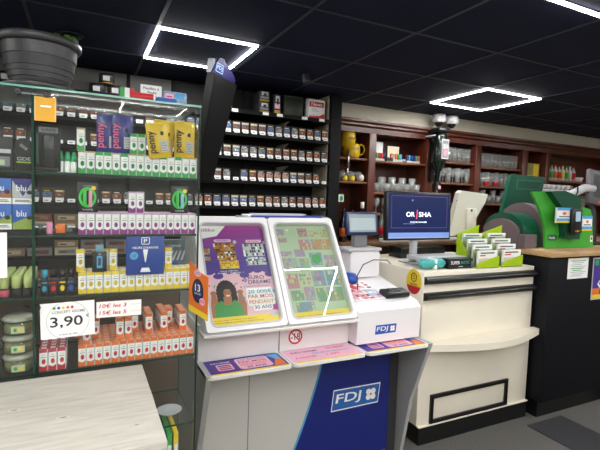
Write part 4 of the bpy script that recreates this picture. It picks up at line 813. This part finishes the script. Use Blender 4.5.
m = MB(FX(0, 2.80, 0)); m.poly([(3.38, 1.45), (3.86, 1.45), (3.95, 1.838), (3.94, 1.85), (3.50, 1.855), (3.48, 1.845)], -.035, 0, dgreen); m.ring([(3.55, 1.72), (3.88, 1.72), (3.90, 1.81), (3.56, 1.81)], [(3.565, 1.73), (3.867, 1.73), (3.885, 1.80), (3.573, 1.80)], 0, .006, mat('lid_rim', '2B6B55', .35)); m.build('open_lid', gm)
MB().box(3.45, 3.80, 2.76, 2.86, ZB+.001, 1.48, dgreen).build('lid_support', gm)
t = thing('payment_terminal', 'black payment terminal mounted on the green machine', 'card terminal', (0, 0, 0)); F = frame((3.335, 2.148, 1.37), (1, 0, .03), (-.06, 0, 1)); m = MB(F); m.box(0, .12, 0, .20, .001, .04, black, .012); m.build('terminal_body', t)
m = MB(F); m.rect(.03, .10, .09, .175, .041, mat('term_screen', '8FA8B8', .3, emit=.3)); 
for i in range(3):
    for j in range(4): m.rect(.03+.022*i, .02+.018*j, .045+.022*i, .032+.018*j, .041, dark if j else [orange, yellow, green][i])
m.build('screen_and_keys', t)
for k, (x, z, w_, h) in enumerate(((3.262, 1.458, .18, .115), (3.65, 1.39, .13, .12))):
    t = thing('info_card', 'blue white and yellow info card on the %s of the green machine' % ('left' if k == 0 else 'right'), 'card', (x, 2.196 if k else 2.135, z)); MB().box(-w_/2, w_/2, 0, .003 if k else .013, 0, h, paper).build('card', t)
    m = MB(FX(0, 0, 0)); m.rect(-w_/2, h*.82, w_/2, h, .0008, bblue); m.rect(-w_/2, h*.12, w_/2, h*.30, .0008, bblue); m.rect(-w_/2, 0, w_/2, h*.12, .0008, yellow); m.flat(ell(0, h*.62, w_*.14, h*.1, 12), .0008, orange); m.rect(-w_*.35, h*.38, w_*.35, h*.44, .0008, ink); m.build('print', t)
t = thing('grey_hose', 'thick grey tube between the green machine and the right screen', 'tube', (0, 0, 0)); MB().tube([(3.45, 2.35, 1.63), (3.55, 2.33, 1.66), (3.66, 2.32, 1.70), (3.80, 2.33, 1.74), (3.93, 2.34, 1.74)], .033, lgrey, 14).build('tube_body', t); MB().tube([(3.62, 2.30, 1.655), (3.64, 2.285, 1.70), (3.66, 2.30, 1.745)], .006, black).build('tie', t)
t = thing('till_screen', 'grey framed till screen cut by the right edge of the picture', 'till', (4.05, 2.38, ZB)); MB().box(-.1, .1, -.08, .08, 0, .02, dark, .004).build('base', t); MB().cyl((0, 0, .02), (0, .03, .40), .03, dark).build('stand', t)
F = Matrix.Translation((0, -.06, .338)) @ Matrix.Rotation(math.radians(-6), 4, 'X') @ Matrix.Rotation(math.radians(6), 4, 'Y'); MB(F).box(-.20, .25, -.012, .03, 0, .30, mat('till_grey', '5C565E', .4), .01).build('screen_frame', t)
m = MB(F @ FX(0, -.0125, 0)); m.rect(-.165, .045, .23, .28, .0006, mat('till_screen_dark', '5E6468', .25, emit=.12)); m.rect(-.15, .06, -.02, .26, .001, dark); m.rect(-.0, .06, .2, .2, .001, lgrey); m.rect(-.09, .006, .1, .034, .001, red); m.build('screen_picture', t)
tag(MB().box(-.15, .2, -.1, .1, 0, .16, black, .01).box(-.13, .18, -.102, -.10, .05, .09, steel).build('black_printer', None, (4.1, 2.74, ZB)), 'black printer with steel slot at the right edge', 'printer')

# ================================================================ BACK BAR
bb = thing('back_bar', 'dark mahogany back bar with shelves of glasses', 'bar cabinet', (0, 0, 0))
BY = 3.5
MB().box(2.03, 7.9, 3.80, 3.82, 0, 2.25, mahog).build('back_panel', bb)
m = MB(Matrix(((0, 0, 1, 0), (1, 0, 0, 0), (0, 1, 0, 0), (0, 0, 0, 1)))); m.poly([(3.5, 2.20), (3.5, 2.248), (3.47, 2.262), (3.47, 2.278), (3.44, 2.292), (3.44, 2.312), (3.82, 2.312), (3.82, 2.20)][::-1], 2.0, 7.9, mahog); m.build('cornice', bb)
PX = [(2.03, 2.09), (2.41, 2.49), (3.11, 3.20), (3.79, 3.87), (4.53, 4.62), (4.94, 5.01), (6.60, 6.68), (7.82, 7.9)]
for a, b in PX: MB().box(a, b, BY, 3.80, 1.2, 2.20, mahogv, .004).build('upright', bb)
SHB = {0: (1.965, 1.747), 1: (1.957, 1.656, 1.45), 2: (2.002, 1.784, 1.57), 3: (1.978, 1.768, 1.578), 4: (1.768,), 5: (1.885, 1.62), 6: (1.885, 1.62)}
for k, zs in SHB.items():
    for z in zs: MB().box(PX[k][1], PX[k+1][0], BY+.015, 3.80, z-.02, z, wood('shelf_wood', '6A3E28', '8A573A', 'X', 5, 10, .35) if 'shelf_wood' not in MATS else MATS['shelf_wood'], .003).build('shelf', bb)
MB().box(2.0, 7.9, 3.25, 3.80, 1.16, 1.20, mat('bar_top', '6E5138', .4, var=.1, scale=5), .005).build('bar_worktop', bb)
MB().box(2.0, 3.3, 3.30, 3.80, 0, 1.16, wood('bar_front', '3C2418', '543322', 'X', 5, 8, .4)).box(3.3, 7.9, 3.30, 3.80, 0, 1.16, black).build('bar_base', bb)
struct(MB().box(1.98, 8, 3.55, 3.9, 2.313, CH, wallm).build('wall_back'))
struct(MB().box(1.96, 8, 3.83, 3.95, 0, 2.35, wallm).build('wall_back'))
tag(MB().box(-.5, .5, -.02, .04, 0, .03, white, .004).build('white_tray', None, (2.95, 3.3, 1.201)), 'long white tray at the edge of the rear bar worktop', 'tray')
tag(MB().box(-.22, .22, -.15, .15, 0, .20, mat('fridge_black', '0E1016', .3), .01).build('black_drawer_unit', None, (2.75, 2.80, 1.138-.0)).copy() if False else MB().box(-.25, .2, -.06, .10, 0, .085, mat('fridge_black', '0E1016', .3), .006).build('cash_drawer', None, (2.46, 2.78, 1.138)), 'low black cash box behind the product box', 'cash box')
# glasses ---------------------------------------------------------
def lathe_obj(prof, mt, name, n=12): return MB().lathe(prof, (0, 0, 0), mt, n).build(name)
tall = lathe_obj([(.028, 0), (.033, .15), (.031, .15), (.026, .008), (0, .008)], drink, 'tall_glass'); tall2 = lathe_obj([(.026, 0), (.036, .09), (.030, .16), (.028, .16), (.034, .09), (0, .008)], drink, 'beer_glass')
stem = lathe_obj([(.030, 0), (.004, .006), (.004, .06), (.030, .085), (.033, .12), (.028, .15), (.026, .15), (.030, .115), (0, .07)], drink, 'wine_glass')
tumb = lathe_obj([(.032, 0), (.038, .09), (.036, .09), (.029, .008), (0, .008)], drink, 'tumbler')
def grow(protos, x0, x1, z, n, rows, label, cat, group, dx=.0):
    for j in range(rows):
        for k in range(n):
            x = x0+(x1-x0)*(k+.5)/n+(.015 if j else 0); put(protos, (k+j) if len(protos) > 1 else 0, (x, 3.575+.082*j, z), label, cat, group, 0)
grow([tumb], 2.12, 2.38, 1.7475, 3, 1, 'clear tumbler standing below the yellow pitcher', 'glass', 'tumblers below the yellow pitcher')
grow([tumb, tall], 2.52, 3.09, 1.6565, 9, 2, 'clear glass on the shelf above the checkout screen', 'glass', 'glasses above the checkout screen')
grow([stem], 2.52, 3.0, 1.4505, 5, 1, 'clear stemmed glass low behind the checkout screen', 'glass', 'stemmed glasses behind the screen')
grow([tall], 3.24, 3.78, 2.0025, 8, 1, 'tall clear glass on the top shelf right of the hanging bottle', 'glass', 'tall glasses right of the hanging bottle')
grow([stem, tall2], 3.24, 3.78, 1.7845, 8, 1, 'clear stemmed glass on the shelf right of the hanging bottle', 'glass', 'stemmed glasses right of the hanging bottle')
grow([tall], 3.88, 4.52, 1.9785, 10, 1, 'tall clear glass on the top shelf of the middle bay', 'glass', 'tall glasses in the middle bay')
grow([tall2, tall], 3.88, 4.52, 1.7685, 9, 1, 'clear beer glass on the second shelf of the middle bay', 'glass', 'beer glasses in the middle bay')
grow([tumb, tall], 3.88, 4.52, 1.5785, 8, 1, 'clear glass on the lowest shelf of the middle bay', 'glass', 'glasses low in the middle bay')
for x, n_ in ((4.0, 'left'), (4.14, 'right')): 
    t = thing('red_mug', 'glass mug with red print among the beer glasses, the %s one' % n_, 'mug', (x, 3.53, 1.7685)); MB().lathe([(.03, 0), (.032, .085), (.03, .085), (0, .01)], (0, 0, 0), drink, 16).build('mug_body', t); MB().lathe([(.0325, .01), (.0335, .05)], (0, 0, 0), red, 16).build('print', t)
for k, x in enumerate((2.17, 2.25)): tag(lathe_obj([(.018, 0), (.026, .01), (.026, .04), (.018, .05), (0, .05)], yellow, 'lemon_candle'), 'small yellow jar among the tumblers, the %s one' % ['left', 'right'][k], 'jar').location = (x, 3.53, 1.7475)
tag(lathe_obj([(0, 0), (.025, .005), (.035, .03), (.03, .055), (.015, .066), (0, .068)], offwhite, 'cream_ball'), 'round cream coloured ball on the shelf below the pitcher', 'ball').location = (2.345, 3.53, 1.7475)
# yellow pitcher
t = thing('yellow_pitcher', 'yellow pitcher with a round handle on the upper left bar shelf', 'pitcher', (2.255, 3.585, 1.966)); t.scale = (1.12, 1.12, 1.12); yp = mat('pitcher_yellow', 'D6B21E', .35)
MB().lathe([(.050, 0), (.065, .006), (.075, .05), (.070, .10), (.062, .115)], (.01, 0, 0), yp, 24).lathe([(.058, .09), (.060, .225), (.056, .228), (0, .225)], (-.025, 0, 0), yp, 24).build('pitcher_body', t)
MB().tube([(.075, -.01, .105), (.10, -.01, .118), (.125, -.01, .105), (.135, -.01, .075), (.125, -.01, .045), (.10, -.01, .03), (.078, -.01, .04)], .008, yp).build('handle', t)
m = MB(FX(0, -.063, 0)); m.text('RICARD', -.02, .155, .075, .016, 0.002, ink); m.build('lettering', t); m = MB(FX(0, -.077, 0)); m.text('RICARD', .01, .075, .075, .014, 0.002, ink); m.build('lettering', t)
MB().cyl((-.025, 0, .228), (-.015, -.01, .262), .022, black).build('stopper', t); MB().tube([(-.06, -.065, .06), (-.062, -.075, -.02), (-.065, -.08, -.09)], .010, steel).cyl((-.065, -.08, -.09), (-.08, -.09, -.13), .006, steel, .012).build('tap', t)
# displays on bay two
def disp(x, w_, h, c, cols, lab, back):
    t = thing('counter_display', lab, 'display box', (x, 3.60, 1.958)); 
    if back: MB().box(-w_/2, w_/2, .03, .035, 0, h, c).build('back_card', t)
    MB().box(-w_/2, w_/2, -.03, .03, 0, .025, lgrey, .003).build('tray', t)
    for k, q in enumerate(cols):
        c_ = tag(MB().box(-.010, .010, -.008, .008, 0, .055, q, .003).build('lighter', None, (x-w_/2+.012+(w_-.024)*k/max(1, len(cols)-1), 3.585, 1.984)), 'small coloured lighter in the %s' % lab, 'lighter', 'lighters in the '+lab)
disp(2.59, .14, .19, paper, [mat('lite_green', '8CC63A'), green, red, red, navy], 'white backed display on the bar shelf', 1); disp(2.79, .14, .16, mat('cream_card', 'E2D6BE'), [orange, lgrey, orange, green, bblue], 'cream backed display on the bar shelf', 1); disp(3.0, .17, .1, ink, [violet, teal, blue, navy, teal, orange], 'dark display on the bar shelf', 0)
tag(MB().box(-.04, .04, 0, .02, 0, .035, black).build('black_clip_box', None, (2.69, 3.55, 1.958)), 'small black box between the two backed displays', 'box')
tag(MB().box(-.07, .07, 0, .03, 0, .045, offwhite, .002).build('white_carton', None, (2.98, 3.66, 2.0)), 'pale carton behind the dark display', 'carton').location.z = 1.958
# bay five yellow box, bay six bottles and cups
t = thing('yellow_gift_box', 'yellow carton standing in the narrow bay of the bar', 'carton', (4.78, 3.62, 1.769)); MB().box(-.13, .13, -.06, .08, 0, .30, mat('gift_olive', '8F8A3C', .5, var=.35, scale=20), .003).build('box_body', t); MB(FX(0, -.06, 0)).rect(.02, .02, .11, .29, .001, yellow).rect(-.12, .02, .0, .16, .001, lgrey).build('print', t)
for k in range(8):
    c = [red, green, orange, red, yellow, green, mat('bot_white', 'D8D0C8'), red][k]; o = thing('syrup_bottle', 'small bottle with %s label in the row right of the yellow carton' % ['red', 'green', 'orange', 'red', 'yellow', 'green', 'white', 'red'][k], 'bottle', (5.06+.07*k, 3.56, 1.886), 0, 'syrup bottles %s' % ['red', 'green', 'orange', 'red', 'yellow', 'green', 'white', 'red'][k])
    MB().lathe([(.026, 0), (.026, .12), (.012, .15), (.012, .175), (0, .175)], (0, 0, 0), lgrey if k % 2 else offwhite, 12).build('bottle_body', o); MB().lathe([(.0265, .03), (.0265, .105)], (0, 0, 0), c, 12).build('bottle_label', o); MB().lathe([(.013, .165), (.013, .185), (0, .186)], (0, 0, 0), c, 12).build('cap', o)
cup = thing('white_cup', 'white coffee cup in the pile behind the green machine', 'cup', (5.0, 3.5, 1.70), 0, 'white coffee cups'); MB().lathe([(.02, 0), (.04, .05), (.038, .05), (.018, .006), (0, .006)], (0, 0, 0), white, 16).build('cup_body', cup); MB().tube([(.034, 0, .04), (.055, 0, .04), (.056, 0, .018), (.028, 0, .014)], .004, white).build('handle', cup)
cm = thing('coffee_machine', 'steel coffee machine with cups on top behind the green machine', 'coffee machine', (4.95, 3.42, 1.201)); MB().box(-.42, .42, -.15, .18, 0, .46, steel, .01).build('machine_body', cm); MB().box(-.40, .40, -.158, -.15, .05, .30, black).build('front_panel', cm); MB().tube([(-.43, -.16, .465), (.43, -.16, .465), (.43, -.16, .49), (-.43, -.16, .49), (-.43, -.16, .465)], .005, steel).build('cup_rail', cm)
first = True
for lay in range(3):
    for row in range(2):
        for k in range(8-lay):
            loc = (4.60+.086*k+.04*lay+(.02 if row else 0), 3.34+.09*row, 1.662+.0525*lay); rz = random.uniform(0, 6)
            if first: cup.location = loc; cup.rotation_euler.z = rz; first = False
            else: copy_thing(cup, loc, rz)
for k, x in enumerate((5.68, 5.76)): tag(lathe_obj([(.02, 0), (.04, .06), (.038, .06), (.018, .006), (0, .006)], white, 'white_bowl'), 'white cup on the shelf right of the syrup bottles, %s one' % ['left', 'right'][k], 'cup').location = (x, 3.6, 1.886)
# bottles on the left of the bar worktop
def bottle(x, y, z, lab, body, lc, cap, s=1.):
    t = thing('spirit_bottle', lab, 'bottle', (x, y, z)); MB().lathe([(.036*s, 0), (.038*s, .01), (.038*s, .18*s), (.014*s, .23*s), (.013*s, .29*s), (0, .29*s)], (0, 0, 0), body, 18).build('bottle_body', t); MB().lathe([(.0385*s, .05*s), (.0385*s, .13*s)], (0, 0, 0), lc, 18).build('bottle_label', t); MB().lathe([(.015*s, .26*s), (.015*s, .31*s), (0, .311*s)], (0, 0, 0), cap, 12).build('cap', t); return t
bd = mat('bottle_dark', '101612', .12)
bottle(2.08, 3.38, 1.201, 'dark bottle with orange label at the left end of the bar', bd, orange, black, .95); bottle(2.22, 3.45, 1.201, 'black wine bottle left of the white necked bottle', bd, ink, ink, .9)
bottle(2.305, 3.42, 1.201, 'dark bottle with white neck behind the small screen', bd, ink, paper, 1.15); bottle(2.375, 3.48, 1.201, 'dark bottle with pale cap right of the white necked bottle', bd, lgrey, offwhite, .85)
bottle(2.60, 3.52, 1.201, 'clear bottle with red label behind the checkout screen', mat('bottle_grey', '4A524C', .2), red, ink, .95)
t = thing('shelf_sign', 'small white and green price sign at the left post of the bar', 'sign', (2.03, 3.40, 1.555)); MB().box(-.045, .06, 0, .006, 0, .065, paper).box(0, .012, .006, .098, .02, .04, paper).build('sign_plate', t); m = MB(FX(0, 0, 0)); m.flat(ell(.035, .03, .018, .025, 12), .001, green); m.rect(-.035, .02, .008, .03, .001, lgrey); m.build('print', t)
# dome cameras
for x, n_ in ((3.18, 'left'), (3.345, 'right')):
    t = thing('dome_camera', 'white dome security camera on the wall above the bar, %s one of two' % n_, 'security camera', (x, 3.43, 2.345)); MB().box(-.03, .03, .04, .112, .055, .10, white, .01).build('wall_arm', t)
    MB().lathe([(.052, .02), (.066, .035), (.068, .075), (.060, .10), (0, .105)], (0, 0, 0), white, 24).build('housing', t); MB().lathe([(0, -.022), (.024, -.014), (.040, .004), (.046, .022)], (0, 0, 0), mat('dome_black', '1A1B1F', .1), 20).build('lens_dome', t)
# upside-down bottle in a wall dispenser
t = thing('optic_bottle', 'large dark bottle hung upside down in a dispenser on the bar post', 'bottle dispenser', (3.155, 3.385, 1.66))
MB().lathe([(.010, .10), (.018, .13), (.024, .20), (.07, .30), (.075, .34), (.075, .56), (.06, .60), (0, .605)], (0, 0, 0), mat('bottle_green', '0D1712', .15), 24).build('bottle_body', t)
m = MB(FX(0, -.0755, 0)); m.rect(-.035, .34, .055, .53, .001, lgrey); m.rect(-.028, .35, .048, .52, .0014, grey); m.text('PASTIS', .01, .50, .06, .016, .002, ink); m.text('51', .01, .46, .05, .04, .002, paper); m.flat(ell(.012, .40, .024, .028, 16), .002, mat('label_rose', 'C9808A')); m.build('bottle_label', t)
MB().box(-.075, .07, -.075, .114, .60, .64, black, .01).build('dispenser_cap', t); MB().box(-.08, .08, -.02, .114, .56, .575, white, .002).build('holding_ring', t); MB().box(-.02, .02, .07, .114, .12, .62, black).build('wall_bracket', t); MB().cyl((0, 0, .03), (0, 0, .12), .035, black).cyl((0, 0, .0), (0, 0, .03), .012, gold).build('measure_tap', t)
MB(FX(0, -.036, 0)).rect(-.018, .05, .018, .08, .001, rose).build('tap_label', t)
